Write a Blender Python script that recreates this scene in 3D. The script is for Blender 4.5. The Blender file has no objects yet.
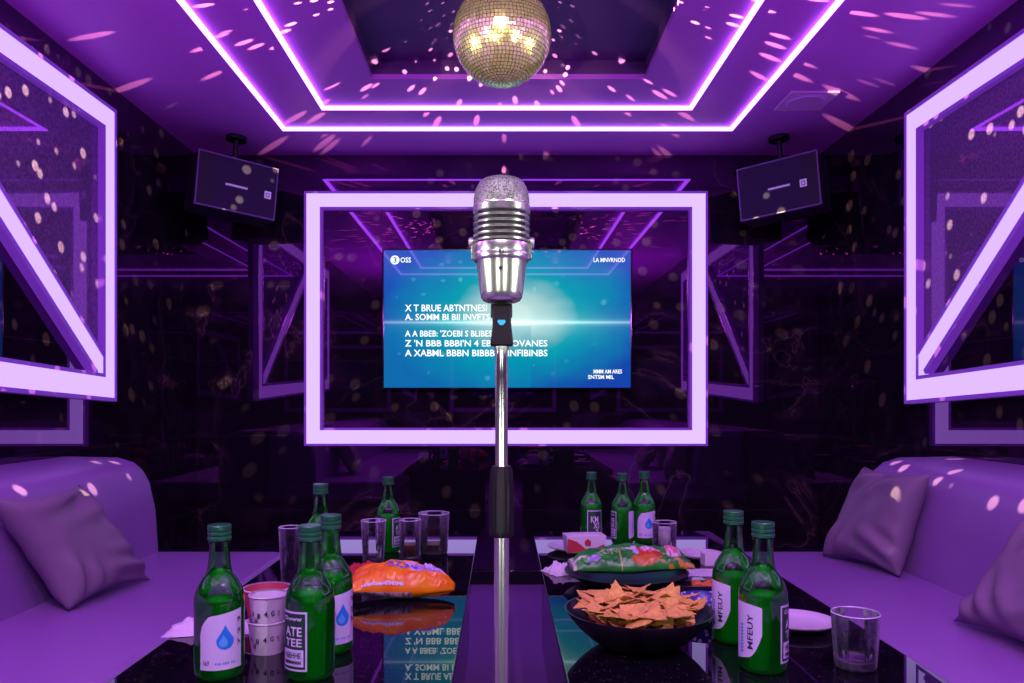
import bpy, bmesh, math, random
from mathutils import Vector, Matrix, noise as mnoise

random.seed(7)
sc = bpy.context.scene
COL = sc.collection
PI = math.pi
# ---------------------------------------------------------------- camera geometry (metres)
F, CX, CY, EYE = 800.0, 502.0, 400.0, 0.987      # focal length and horizon in pixels of the 1024x683 frame
XL, XR, YB, YR, ZC = -1.635, 1.694, 4.29, -1.6, 2.30
TAB = 0.499                                       # table top height
SEAT = 0.417


def onz(px, py, z):                               # point of the horizontal plane z seen at a pixel
    k = (CY - py) / (z - EYE)
    return Vector(((px - CX) / k, F / k, z))


def onx(px, py, x):                               # point of a side-wall plane
    k = (px - CX) / x
    return Vector((x, F / k, EYE + (CY - py) / k))


def ony(px, py, y):                               # point of a plane facing the room's end
    k = F / y
    return Vector(((px - CX) / k, y, EYE + (CY - py) / k))


# ---------------------------------------------------------------- object helpers
def link(o, parent=None):
    COL.objects.link(o)
    if parent:
        o.parent = parent
    return o


def tag(o, label=None, cat=None, group=None, kind=None):
    if label: o['label'] = label
    if cat: o['category'] = cat
    if group: o['group'] = group
    if kind: o['kind'] = kind
    return o


def thing(name, label, cat, loc=(0, 0, 0), rotz=0, group=None):
    o = bpy.data.objects.new(name, None)
    o.empty_display_size = 0.05
    o.location = loc
    o.rotation_euler = (0, 0, rotz)
    link(o)
    return tag(o, label, cat, group)


def mk(name, verts, faces, mat, parent=None, smooth=False, cols=None, auto=None):
    me = bpy.data.meshes.new(name)
    me.from_pydata([tuple(v) for v in verts], [], faces)
    me.validate()
    if isinstance(mat, (list, tuple)):
        for m in mat: me.materials.append(m)
    else:
        me.materials.append(mat)
    if cols is not None:
        at = me.color_attributes.new('Col', 'FLOAT_COLOR', 'POINT')
        for i, c in enumerate(cols):
            at.data[i].color = (c[0], c[1], c[2], 1)
    bm = bmesh.new(); bm.from_mesh(me)
    bmesh.ops.recalc_face_normals(bm, faces=bm.faces)
    if smooth:
        for f in bm.faces: f.smooth = True
        if auto:
            for e in bm.edges:
                if len(e.link_faces) == 2 and e.calc_face_angle(0) > auto: e.smooth = False
    bm.to_mesh(me); bm.free()
    return link(bpy.data.objects.new(name, me), parent)


def mkbm(name, bm, mat, parent=None, smooth=False, auto=None):
    bmesh.ops.recalc_face_normals(bm, faces=bm.faces)
    if smooth:
        for f in bm.faces: f.smooth = True
        if auto:
            for e in bm.edges:
                if len(e.link_faces) == 2 and e.calc_face_angle(0) > auto: e.smooth = False
    me = bpy.data.meshes.new(name)
    bm.to_mesh(me); bm.free()
    me.materials.append(mat)
    o = link(bpy.data.objects.new(name, me), parent)
    if smooth and auto:
        wn = o.modifiers.new('weighted normals', 'WEIGHTED_NORMAL'); wn.keep_sharp = True; wn.weight = 100
    return o


def boxbm(lo, hi, bev=0, seg=3, bm=None):
    b = bmesh.new()
    vs = [b.verts.new((x, y, z)) for x in (lo[0], hi[0]) for y in (lo[1], hi[1]) for z in (lo[2], hi[2])]
    for q in ((0, 1, 3, 2), (4, 6, 7, 5), (0, 4, 5, 1), (2, 3, 7, 6), (0, 2, 6, 4), (1, 5, 7, 3)):
        b.faces.new([vs[i] for i in q])
    bmesh.ops.recalc_face_normals(b, faces=b.faces)
    if bev:
        bmesh.ops.bevel(b, geom=b.edges[:], offset=bev, segments=seg, profile=0.5, affect='EDGES')
    if bm is not None:
        me = bpy.data.meshes.new('tmp'); b.to_mesh(me); b.free(); bm.from_mesh(me); bpy.data.meshes.remove(me)
        return bm
    return b


def box(name, lo, hi, mat, parent=None, bev=0, seg=3):
    return mkbm(name, boxbm(lo, hi, bev, seg), mat, parent, smooth=bev > 0, auto=0.6)


def lathe(name, prof, mat, parent=None, n=40, auto=0.7, jag=None, loc=(0, 0, 0)):
    """prof: list of (r, z); r == 0 closes to a pole"""
    verts, faces, rings = [], [], []
    for (r, z) in prof:
        if r < 1e-6:
            rings.append([len(verts)]); verts.append((loc[0], loc[1], loc[2] + z))
        else:
            ring = []
            for i in range(n):
                a = 2 * PI * i / n
                rr = r * (jag(a, z) if jag else 1)
                ring.append(len(verts)); verts.append((loc[0] + rr * math.cos(a), loc[1] + rr * math.sin(a), loc[2] + z))
            rings.append(ring)
    for A, B in zip(rings, rings[1:]):
        for i in range(n):
            j = (i + 1) % n
            if len(A) == 1 and len(B) > 1: faces.append((A[0], B[i], B[j]))
            elif len(B) == 1 and len(A) > 1: faces.append((A[i], A[j], B[0]))
            elif len(A) > 1: faces.append((A[i], A[j], B[j], B[i]))
    return mk(name, verts, faces, mat, parent, True, auto=auto)


def prism(name, pts, axis, a0, a1, mat, parent=None, bev=0, seg=3):
    """pts: 2D outline in the two other axes, extruded along axis 'x', 'y' or 'z'"""
    bm = bmesh.new()
    def P(p, a):
        return {'x': (a, p[0], p[1]), 'y': (p[0], a, p[1]), 'z': (p[0], p[1], a)}[axis]
    A = [bm.verts.new(P(p, a0)) for p in pts]
    B = [bm.verts.new(P(p, a1)) for p in pts]
    n = len(pts)
    bm.faces.new(A); bm.faces.new(B[::-1])
    for i in range(n):
        bm.faces.new((A[i], B[i], B[(i + 1) % n], A[(i + 1) % n]))
    bmesh.ops.recalc_face_normals(bm, faces=bm.faces)
    if bev:
        bmesh.ops.bevel(bm, geom=bm.edges[:], offset=bev, segments=seg, profile=0.5, affect='EDGES', clamp_overlap=True)
    return mkbm(name, bm, mat, parent, smooth=bev > 0, auto=0.5)


def inset(pts, d):
    """offset a convex 2D polygon inwards by d (mitred)"""
    n = len(pts)
    area = sum(pts[i][0] * pts[(i + 1) % n][1] - pts[(i + 1) % n][0] * pts[i][1] for i in range(n))
    s = 1 if area > 0 else -1
    out = []
    for i in range(n):
        p0, p1, p2 = (Vector(pts[i - 1]), Vector(pts[i]), Vector(pts[(i + 1) % n]))
        e1, e2 = (p1 - p0).normalized(), (p2 - p1).normalized()
        n1, n2 = Vector((-e1.y, e1.x)) * s, Vector((-e2.y, e2.x)) * s
        b = n1 + n2
        out.append(tuple(p1 + b * (d / max(1e-6, 0.5 * b.dot(b)) )))
    return out


def loopframe(name, outer, inner, axis, a0, a1, mat, parent=None):
    """a flat frame between two outlines, extruded"""
    def P(p, a):
        return {'x': (a, p[0], p[1]), 'y': (p[0], a, p[1]), 'z': (p[0], p[1], a)}[axis]
    n = len(outer)
    V = [P(p, a0) for p in outer] + [P(p, a0) for p in inner] + [P(p, a1) for p in outer] + [P(p, a1) for p in inner]
    Fc = []
    for i in range(n):
        j = (i + 1) % n
        Fc += [(i, j, n + j, n + i), (2 * n + i, 3 * n + i, 3 * n + j, 2 * n + j), (i, 2 * n + i, 2 * n + j, j), (n + i, n + j, 3 * n + j, 3 * n + i)]
    return mk(name, V, Fc, mat, parent)


def tubebm(pts, r, n=10, bm=None):
    bm = bm or bmesh.new()
    rings = []
    pts = [Vector(p) for p in pts]
    for i, p in enumerate(pts):
        t = (pts[min(i + 1, len(pts) - 1)] - pts[max(i - 1, 0)]).normalized()
        u = t.orthogonal().normalized() if abs(t.z) > 0.9 else t.cross(Vector((0, 0, 1))).normalized()
        v = t.cross(u)
        rings.append([bm.verts.new(p + r * (math.cos(2 * PI * k / n) * u + math.sin(2 * PI * k / n) * v)) for k in range(n)])
    for A, B in zip(rings, rings[1:]):
        for k in range(n):
            bm.faces.new((A[k], A[(k + 1) % n], B[(k + 1) % n], B[k]))
    bm.faces.new(rings[0][::-1]); bm.faces.new(rings[-1])
    return bm


def copy_tree(o, parent=None):
    c = o.copy(); COL.objects.link(c)
    if parent: c.parent = parent
    for ch in list(o.children): copy_tree(ch, c)
    return c


def textmesh(s, size=1.0, off=0.0):
    """flat letters as (verts, faces) centred on the origin in x"""
    cu = bpy.data.curves.new('letters', 'FONT')
    cu.body = s; cu.size = size; cu.offset = off; cu.resolution_u = 2
    o = bpy.data.objects.new('letters', cu)
    COL.objects.link(o)
    bpy.context.view_layer.update()
    me = bpy.data.meshes.new_from_object(o.evaluated_get(bpy.context.evaluated_depsgraph_get()))
    v = [tuple(p.co) for p in me.vertices]; f = [tuple(p.vertices) for p in me.polygons]
    bpy.data.objects.remove(o); bpy.data.curves.remove(cu); bpy.data.meshes.remove(me)
    if v:
        x0, x1 = min(p[0] for p in v), max(p[0] for p in v)
        y0, y1 = min(p[1] for p in v), max(p[1] for p in v)
        v = [(p[0] - (x0 + x1) / 2, p[1] - (y0 + y1) / 2, 0) for p in v]
    return v, f


def lettering(name, s, w, h, func, mat, parent):
    """letters stretched to w x h, each point (x, y) carried by func into space"""
    v, f = textmesh(s, 1.0, 0.02)
    mx = max(p[0] for p in v) or 1; my = max(p[1] for p in v) or 1
    return mk(name, [func(p[0] / mx * w / 2, p[1] / my * h / 2) for p in v], f, mat, parent)


# ---------------------------------------------------------------- materials
def newmat(name):
    m = bpy.data.materials.new(name); m.use_nodes = True
    nt = m.node_tree
    for n in list(nt.nodes): nt.nodes.remove(n)
    out = nt.nodes.new('ShaderNodeOutputMaterial')
    return m, nt, out


def setin(n, **kw):
    for k, v in kw.items():
        k = k.replace('_', ' ')
        if k in n.inputs:
            if isinstance(v, tuple) and len(v) == 3 and n.inputs[k].type == 'RGBA': v = v + (1,)
            n.inputs[k].default_value = v


def pbr(name, color, rough=0.5, metal=0.0, **kw):
    m, nt, out = newmat(name)
    b = nt.nodes.new('ShaderNodeBsdfPrincipled')
    setin(b, Base_Color=color, Roughness=rough, Metallic=metal, **kw)
    nt.links.new(b.outputs[0], out.inputs[0])
    m['bsdf'] = b.name
    return m


def emit(name, color, strength=1.0):
    m, nt, out = newmat(name)
    e = nt.nodes.new('ShaderNodeEmission')
    e.inputs[0].default_value = color + (1,); e.inputs[1].default_value = strength
    nt.links.new(e.outputs[0], out.inputs[0])
    return m


def vcol(name, rough=0.5, emission=0.0, noisebump=0, **kw):
    m, nt, out = newmat(name)
    a = nt.nodes.new('ShaderNodeAttribute'); a.attribute_name = 'Col'
    if emission:
        e = nt.nodes.new('ShaderNodeEmission'); e.inputs[1].default_value = emission
        g = nt.nodes.new('ShaderNodeBsdfGlossy'); g.inputs['Roughness'].default_value = 0.0
        mx = nt.nodes.new('ShaderNodeMixShader'); mx.inputs[0].default_value = 0.05
        nt.links.new(a.outputs['Color'], e.inputs[0])
        nt.links.new(e.outputs[0], mx.inputs[1]); nt.links.new(g.outputs[0], mx.inputs[2])
        nt.links.new(mx.outputs[0], out.inputs[0])
    else:
        b = nt.nodes.new('ShaderNodeBsdfPrincipled'); setin(b, Roughness=rough, **kw)
        nt.links.new(a.outputs['Color'], b.inputs['Base Color'])
        nt.links.new(b.outputs[0], out.inputs[0])
    return m


def N(nt, kind, **kw):
    n = nt.nodes.new('ShaderNode' + kind)
    for k, v in kw.items():
        if hasattr(n, k): setattr(n, k, v)
    return n


def math_(nt, op, a, b=None, c=None):
    n = nt.nodes.new('ShaderNodeMath'); n.operation = op
    for i, x in enumerate((a, b, c)):
        if x is None: continue
        if hasattr(x, 'links'): nt.links.new(x, n.inputs[i])
        else: n.inputs[i].default_value = x
    return n.outputs[0]


def ramp(nt, fac, stops):
    r = nt.nodes.new('ShaderNodeValToRGB')
    el = r.color_ramp.elements
    while len(el) < len(stops): el.new(0.5)
    for e, (p, c) in zip(el, stops):
        e.position = p; e.color = c + (1,) if len(c) == 3 else c
    nt.links.new(fac, r.inputs[0])
    return r.outputs[0]


def marble(name, seams=True, ior=2.0, tint=(0.72, 0.38, 1.0), base=(0.006, 0.004, 0.010)):
    m, nt, out = newmat(name)
    tc = N(nt, 'TexCoord')
    b = N(nt, 'BsdfPrincipled')
    n1 = N(nt, 'TexNoise'); n1.inputs['Scale'].default_value = 1.1; n1.inputs['Detail'].default_value = 7; n1.inputs['Distortion'].default_value = 1.1
    nt.links.new(tc.outputs['Object'], n1.inputs['Vector'])
    v = math_(nt, 'ABSOLUTE', math_(nt, 'SUBTRACT', n1.outputs[0], 0.5))
    vein = ramp(nt, v, [(0.0, (0.09, 0.055, 0.06)), (0.004, (0.03, 0.018, 0.026)), (0.018, base)])
    n2 = N(nt, 'TexNoise'); n2.inputs['Scale'].default_value = 9; n2.inputs['Detail'].default_value = 6
    nt.links.new(tc.outputs['Object'], n2.inputs['Vector'])
    cloud = ramp(nt, n2.outputs[0], [(0.45, (0.0, 0.0, 0.0)), (0.75, (0.022, 0.012, 0.020))])
    add = N(nt, 'Mix', data_type='RGBA', blend_type='ADD'); add.inputs[0].default_value = 1
    nt.links.new(vein, add.inputs[6]); nt.links.new(cloud, add.inputs[7])
    # mask the veins so they come and go
    n3 = N(nt, 'TexNoise'); n3.inputs['Scale'].default_value = 1.7
    nt.links.new(tc.outputs['Object'], n3.inputs['Vector'])
    msk = ramp(nt, n3.outputs[0], [(0.42, (0, 0, 0)), (0.6, (1, 1, 1))])
    mx = N(nt, 'Mix', data_type='RGBA'); nt.links.new(msk, mx.inputs[0])
    mx.inputs[6].default_value = base + (1,); nt.links.new(add.outputs[2], mx.inputs[7])
    col = mx.outputs[2]
    if seams:
        sx = N(nt, 'SeparateXYZ'); nt.links.new(tc.outputs['Object'], sx.inputs[0])
        fz = math_(nt, 'FRACT', math_(nt, 'DIVIDE', math_(nt, 'ADD', sx.outputs[2], 0.005), 0.40))
        s = math_(nt, 'LESS_THAN', fz, 0.008)
        mm = N(nt, 'Mix', data_type='RGBA'); nt.links.new(s, mm.inputs[0])
        nt.links.new(col, mm.inputs[6]); mm.inputs[7].default_value = (0.035, 0.02, 0.05, 1)
        col = mm.outputs[2]
    nt.links.new(col, b.inputs['Base Color'])
    setin(b, Roughness=0.0, IOR=ior, Specular_Tint=tint)
    nt.links.new(b.outputs[0], out.inputs[0])
    return m


def granite(name):
    m, nt, out = newmat(name)
    tc = N(nt, 'TexCoord'); b = N(nt, 'BsdfPrincipled')
    vo = N(nt, 'TexVoronoi'); vo.inputs['Scale'].default_value = 190
    nt.links.new(tc.outputs['Object'], vo.inputs['Vector'])
    sp = ramp(nt, vo.outputs['Distance'], [(0.10, (1, 1, 1)), (0.22, (0, 0, 0))])
    no = N(nt, 'TexNoise'); no.inputs['Scale'].default_value = 60
    nt.links.new(tc.outputs['Object'], no.inputs['Vector'])
    ms = ramp(nt, no.outputs[0], [(0.5, (0, 0, 0)), (0.62, (1, 1, 1))])
    mu = N(nt, 'Mix', data_type='RGBA', blend_type='MULTIPLY'); mu.inputs[0].default_value = 1
    nt.links.new(sp, mu.inputs[6]); nt.links.new(ms, mu.inputs[7])
    mx = N(nt, 'Mix', data_type='RGBA'); nt.links.new(mu.outputs[2], mx.inputs[0])
    mx.inputs[6].default_value = (0.004, 0.003, 0.007, 1); mx.inputs[7].default_value = (0.20, 0.17, 0.24, 1)
    nt.links.new(mx.outputs[2], b.inputs['Base Color'])
    setin(b, Roughness=0.0, IOR=1.42)
    nt.links.new(b.outputs[0], out.inputs[0])
    return m


def fabric(name, color, scale=400, rough=0.7, strength=0.15, coat=0.0, var=0.15):
    m, nt, out = newmat(name)
    tc = N(nt, 'TexCoord'); b = N(nt, 'BsdfPrincipled')
    no = N(nt, 'TexNoise'); no.inputs['Scale'].default_value = scale; no.inputs['Detail'].default_value = 3
    nt.links.new(tc.outputs['Object'], no.inputs['Vector'])
    c0 = tuple(c * (1 - var) for c in color); c1 = tuple(min(1, c * (1 + var)) for c in color)
    nt.links.new(ramp(nt, no.outputs[0], [(0.3, c0), (0.7, c1)]), b.inputs['Base Color'])
    bu = N(nt, 'Bump'); bu.inputs['Strength'].default_value = strength; bu.inputs['Distance'].default_value = 0.002
    nt.links.new(no.outputs[0], bu.inputs['Height']); nt.links.new(bu.outputs[0], b.inputs['Normal'])
    setin(b, Roughness=rough, Coat_Weight=coat, Coat_Roughness=0.02, Coat_IOR=1.6)
    if 'Coat Tint' in b.inputs: b.inputs['Coat Tint'].default_value = (1, 1, 1, 1)
    nt.links.new(b.outputs[0], out.inputs[0])
    return m


def glazed(name, color):
    """felt seen through a sheet of violet glass: diffuse grain below, a mirror film on top"""
    m, nt, out = newmat(name)
    tc = N(nt, 'TexCoord')
    no = N(nt, 'TexNoise'); no.inputs['Scale'].default_value = 95; no.inputs['Detail'].default_value = 3
    nt.links.new(tc.outputs['Object'], no.inputs['Vector'])
    df = N(nt, 'BsdfDiffuse')
    nt.links.new(ramp(nt, no.outputs[0], [(0.3, tuple(c * 0.65 for c in color)), (0.7, tuple(c * 1.35 for c in color))]), df.inputs[0])
    gl = N(nt, 'BsdfGlossy'); gl.inputs['Roughness'].default_value = 0.0; gl.inputs[0].default_value = (0.80, 0.24, 1.0, 1)
    fr = N(nt, 'Fresnel'); fr.inputs[0].default_value = 1.7
    mx = N(nt, 'MixShader'); nt.links.new(fr.outputs[0], mx.inputs[0])
    nt.links.new(df.outputs[0], mx.inputs[1]); nt.links.new(gl.outputs[0], mx.inputs[2])
    nt.links.new(mx.outputs[0], out.inputs[0])
    return m


def thinglass(name, face, edge, gloss=(1, 1, 1), fres=1.45, edge_sheen=0.0):
    """a thin glass wall: lets light through with a tint that deepens towards the edge, plus mirror reflection"""
    m, nt, out = newmat(name)
    lw = N(nt, 'LayerWeight'); lw.inputs[0].default_value = 0.35
    tr = N(nt, 'BsdfTransparent')
    nt.links.new(ramp(nt, lw.outputs['Facing'], [(0.1, face), (0.95, edge)]), tr.inputs[0])
    gl = N(nt, 'BsdfGlossy'); gl.inputs['Roughness'].default_value = 0.04; gl.inputs[0].default_value = gloss + (1,)
    fr = N(nt, 'Fresnel'); fr.inputs[0].default_value = fres
    mx = N(nt, 'MixShader'); nt.links.new(fr.outputs[0], mx.inputs[0])
    nt.links.new(tr.outputs[0], mx.inputs[1]); nt.links.new(gl.outputs[0], mx.inputs[2])
    res = mx.outputs[0]
    if edge_sheen:
        df = N(nt, 'BsdfDiffuse'); df.inputs[0].default_value = (0.75, 0.68, 0.9, 1)  # pale diffuse colour stands in for bright reflections at the glass edges
        m2 = N(nt, 'MixShader')
        nt.links.new(math_(nt, 'MULTIPLY', math_(nt, 'POWER', lw.outputs['Facing'], 2.0), edge_sheen * 5), m2.inputs[0])
        nt.links.new(res, m2.inputs[1]); nt.links.new(df.outputs[0], m2.inputs[2]); res = m2.outputs[0]
    nt.links.new(res, out.inputs[0])
    return m


M = {}
M['marble'] = marble('black marble', True, 2.2, (0.85, 0.26, 1.0), (0.010, 0.006, 0.012))
M['floor'] = pbr('polished violet floor tile', (0.36, 0.14, 0.52), 0.12)
M['granite'] = granite('black speckled granite')
M['ceiling'] = pbr('satin ceiling paint', (0.84, 0.22, 1.0), 0.5, Specular_IOR_Level=0.3)
M['recess'] = pbr('dark recess panel', (0.15, 0.05, 0.24), 0.6)
M['strip'] = emit('ceiling light strip', (3.0, 1.15, 6.2), 1.0)
M['frame'] = emit('lavender diffuser', (0.80, 0.52, 1.55), 1.0)
M['frame_back'] = emit('lavender diffuser bright', (0.82, 0.57, 1.55), 1.0)
M['rim'] = pbr('purple frame edge', (0.20, 0.06, 0.42), 0.3, Emission_Color=(0.16, 0.03, 0.42), Emission_Strength=0.55)
M['felt'] = glazed('grey acoustic felt', (0.20, 0.13, 0.27))
M['sofa'] = fabric('purple leatherette', (0.285, 0.14, 0.42), 250, 0.40, 0.08, 0.0, 0.05)
M['cushion'] = fabric('mauve satin cushion', (0.20, 0.135, 0.22), 500, 0.5, 0.12, 0.0, 0.08)
M['plinth'] = pbr('black plinth', (0.01, 0.008, 0.014), 0.4)
M['blackgloss'] = pbr('black lacquer', (0.006, 0.004, 0.010), 0.12)
M['black'] = pbr('black plastic', (0.012, 0.012, 0.013), 0.45)
M['rubber'] = pbr('black rubber grip', (0.006, 0.006, 0.006), 0.5, Specular_IOR_Level=0.25)
M['speaker'] = pbr('dark violet speaker cloth', (0.018, 0.008, 0.048), 0.7)
M['speaker_side'] = pbr('black speaker cabinet', (0.010, 0.006, 0.022), 0.6)
M['trim_metal'] = pbr('dull violet trim', (0.16, 0.11, 0.28), 0.4)
M['logo'] = pbr('pale lilac print', (0.75, 0.62, 0.9), 0.5, Emission_Color=(0.5, 0.4, 0.7), Emission_Strength=0.25)
M['chrome'] = pbr('chrome', (0.68, 0.82, 0.58), 0.24, 0.95)
M['satin'] = pbr('satin steel', (0.52, 0.62, 0.46), 0.3, 0.85)
M['core'] = pbr('dark slot', (0.008, 0.008, 0.008), 0.6, 0.0)
M['blue_badge'] = pbr('blue badge', (0.02, 0.35, 0.7), 0.4, Emission_Color=(0.02, 0.4, 0.7), Emission_Strength=0.4)
M['green_glass'] = thinglass('green bottle glass', (0.46, 0.92, 0.50), (0.03, 0.26, 0.09), fres=1.85)
M['liquid'] = pbr('green spirit with added glow', (0.010, 0.56, 0.018), 0.25, Transmission_Weight=0.25, IOR=1.33,
                  Emission_Color=(0.0, 0.10, 0.008), Emission_Strength=0.16)  # faint glow added to the drink so it looks lit
M['cap'] = pbr('green metal cap', (0.02, 0.17, 0.06), 0.3, 0.4)
M['glass'] = thinglass('clear glass', (0.99, 0.985, 0.99), (0.88, 0.85, 0.94), fres=1.65, edge_sheen=0.12)
M['glass_base'] = pbr('thick glass base', (0.80, 0.70, 0.95), 0.08, Transmission_Weight=0.55, IOR=1.4)
M['label'] = pbr('lavender paper label', (0.60, 0.54, 0.78), 0.5)
M['label_dark'] = pbr('dark green printed label', (0.015, 0.055, 0.035), 0.45)
M['ink'] = pbr('dark ink', (0.03, 0.02, 0.06), 0.6)
M['ink_light'] = pbr('pale print', (0.66, 0.62, 0.78), 0.5)
M['drop'] = pbr('blue drop print', (0.02, 0.22, 0.72), 0.4)
M['drop_light'] = pbr('light blue drop print', (0.10, 0.42, 0.85), 0.4)
M['white'] = pbr('white glazed ceramic', (0.60, 0.56, 0.64), 0.25)
M['paper'] = pbr('white paper', (0.64, 0.60, 0.68), 0.7)
M['red'] = pbr('red print', (0.42, 0.03, 0.05), 0.5)
M['bowl'] = pbr('black matte bowl', (0.014, 0.011, 0.022), 0.28)
M['chip'] = fabric('toasted corn chip', (0.66, 0.40, 0.085), 120, 0.75, 0.5, 0, 0.25)
M['amber'] = pbr('amber drink', (0.24, 0.075, 0.02), 0.3)
M['milk'] = pbr('cloudy drink', (0.62, 0.55, 0.70), 0.35)
M['foil'] = vcol('glossy printed foil', 0.3, 0, 0, Specular_IOR_Level=0.45)
M['screen'] = vcol('lit screen', 0.1, 1.0)
M['screen_text'] = emit('white screen lettering', (0.95, 1.0, 1.0), 1.15)
M['gold_tile'] = pbr('gold mirror tile', (0.93, 0.88, 0.48), 0.21, 0.86)
M['grout'] = pbr('dark ball core', (0.012, 0.009, 0.006), 0.6)
M['yellow'] = pbr('yellow print', (0.85, 0.50, 0.04), 0.4)
M['bluep'] = pbr('blue print', (0.10, 0.10, 0.55), 0.4)
M['food'] = pbr('orange fried food', (0.60, 0.15, 0.03), 0.5)

# ---------------------------------------------------------------- room shell
T = 0.12


def struct(o):
    o['kind'] = 'structure'
    return o


struct(box('floor', (XL - T, YR - T, -T), (XR + T, YB + T, 0), M['floor']))
struct(box('wall_back', (XL - T, YB, 0), (XR + T, YB + T, ZC + 0.25), M['marble']))
struct(box('wall_rear', (XL - T, YR - T, 0), (XR + T, YR, ZC + 0.25), M['marble']))
struct(box('wall_left', (XL - T, YR, 0), (XL, YB, ZC + 0.25), M['marble']))
struct(box('wall_right', (XR, YR, 0), (XR + T, YB, ZC + 0.25), M['marble']))
RX0, RX1, RY0, RY1 = -0.532, 0.585, 1.35, F / 244.5
bm = bmesh.new()
for lo, hi in (((XL, YR), (RX0, YB)), ((RX1, YR), (XR, YB)), ((RX0, YR), (RX1, RY0)), ((RX0, RY1), (RX1, YB))):
    boxbm((lo[0], lo[1], ZC), (hi[0], hi[1], ZC + 0.02), bm=bm)
struct(mkbm('ceiling', bm, M['ceiling']))
bm = bmesh.new()
RT = ZC + 0.078
for lo, hi in (((RX0, RY0, RT), (RX1, RY1, RT + 0.02)), ((RX0 - 0.02, RY0, ZC + 0.02), (RX0, RY1, RT + 0.02)), ((RX1, RY0, ZC + 0.02), (RX1 + 0.02, RY1, RT + 0.02)),
               ((RX0 - 0.02, RY0 - 0.02, ZC + 0.02), (RX1 + 0.02, RY0, RT + 0.02)), ((RX0 - 0.02, RY1, ZC + 0.02), (RX1 + 0.02, RY1 + 0.02, RT + 0.02))):
    boxbm(lo, hi, bm=bm)
struct(mkbm('ceiling_recess', bm, M['recess']))
struct(box('baseboard_back', (XL, YB - 0.015, 0), (XR, YB, 0.075), M['blackgloss'], bev=0.003))


# ceiling light strips: two nested rectangular loops
def strip_loop(x0, x1, y0, y1, label):
    o = [(x0, y0), (x1, y0), (x1, y1), (x0, y1)]
    t = thing('ceiling_light_strip', label, 'light strip', (0, 0, ZC))
    loopframe('diffuser', o, inset(o, 0.016), 'z', -0.015, -0.0005, M['strip'], t)
    loopframe('channel', inset(o, -0.006), o, 'z', -0.010, -0.0005, M['rim'], t)
    return t


strip_loop(-1.058, 1.112, 0.15, F / 207.2, 'outer rectangle of glowing light strip on the purple ceiling')
strip_loop(-0.807, 0.852, 0.55, F / 223.2, 'inner rectangle of glowing light strip around the ceiling recess')

# ---------------------------------------------------------------- luminous frames on the walls
FD = 0.035                                       # how far a frame stands off its wall


def frame_parts(t, outer, axis, a_wall, a_front, mat, w=0.075, rim=0.014):
    d = 1 if a_front > a_wall else -1
    o1 = inset(outer, rim)
    i1 = inset(outer, rim + w)
    i2 = inset(outer, rim + w + rim)
    loopframe('outer_rim', outer, o1, axis, a_wall, a_front, M['rim'], t)
    loopframe('diffuser', o1, i1, axis, a_wall, a_front - d * 0.004, mat, t)
    loopframe('inner_rim', i1, i2, axis, a_wall, a_front, M['rim'], t)
    return i2


k = F / (YB - FD)
fo = [((304 - CX) / k, EYE + (CY - 446) / k), ((708 - CX) / k, EYE + (CY - 446) / k), ((708 - CX) / k, EYE + (CY - 191) / k), ((304 - CX) / k, EYE + (CY - 191) / k)]
t = thing('light_frame', 'glowing lavender rectangular frame on the end wall around the screen', 'light frame', (0, 0, 0), 0)
frame_parts(t, fo, 'y', YB, YB - FD, M['frame_back'], 0.072, 0.012)


def side_frame(x_wall, s, far_px, ytop, ybot, label, near=1.15, diag=None):
    xf = x_wall + s * FD
    kf = abs((far_px - CX) / xf)
    yf = F / kf
    zt, zb = EYE + (CY - ytop) / kf, EYE + (CY - ybot) / kf
    zb_near = zb + 0.10
    outer = [(near, zb_near), (yf, zb), (yf, zt), (near, zt)]
    t = thing('light_frame', label, 'light frame')
    inn = frame_parts(t, outer, 'x', x_wall, xf, M['frame'], 0.080, 0.014)
    # diagonal tube from the far lower corner up to the top bar
    (py0, pz0), (py1, pz1) = diag                 # lower far end, upper near end (y, z)
    e = Vector((py1 - py0, pz1 - pz0)).normalized()
    nn = Vector((-e.y, e.x))
    if nn.y < 0: nn = -nn                          # nn points up
    hw = 0.037
    def quad(a, b, t0=0.0, t1=0.0):
        q0, r0 = py0 + e.x * t0, pz0 + e.y * t0
        q1, r1 = py1 - e.x * t1, pz1 - e.y * t1
        return [(q0 + nn.x * a, r0 + nn.y * a), (q1 + nn.x * a, r1 + nn.y * a), (q1 + nn.x * b, r1 + nn.y * b), (q0 + nn.x * b, r0 + nn.y * b)]
    prism('diagonal_diffuser', quad(-hw, hw), 'x', x_wall + s * 0.0005, xf - s * 0.004, M['frame'], t)
    prism('diagonal_rim', quad(hw, hw + 0.014, 0.135, 0.10), 'x', x_wall + s * 0.0005, xf, M['rim'], t)
    prism('diagonal_rim', quad(-hw - 0.02, -hw, 0.135, 0.05), 'x', x_wall + s * 0.0005, xf, M['rim'], t)
    # felt panel above the diagonal, behind a sheet of glass (the coat)
    ci = inset(outer, 0.108)
    top = ci[2][1]
    p = [(py0 + nn.x * 0.05, pz0 + nn.y * 0.05), (ci[2][0], pz0 + 0.05), (ci[2][0], top), (py1 + 0.0, top)]
    fp = prism('felt_panel', p, 'x', x_wall + s * 0.0004, x_wall + s * 0.010, M['felt'], t)
    fp['label'] = 'grey felt panel above the slanting light'
    return t


side_frame(XL, 1, 117, 110.5, 401.5, 'glowing lavender frame with slanting tube on wall above left sofa',
           diag=((3.30, 1.05), (1.86, 2.145)))
side_frame(XR, -1, 904, 113.5, 404, 'glowing lavender frame with slanting tube on wall above right sofa',
           diag=((3.28, 1.05), (1.90, 2.145)))

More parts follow.
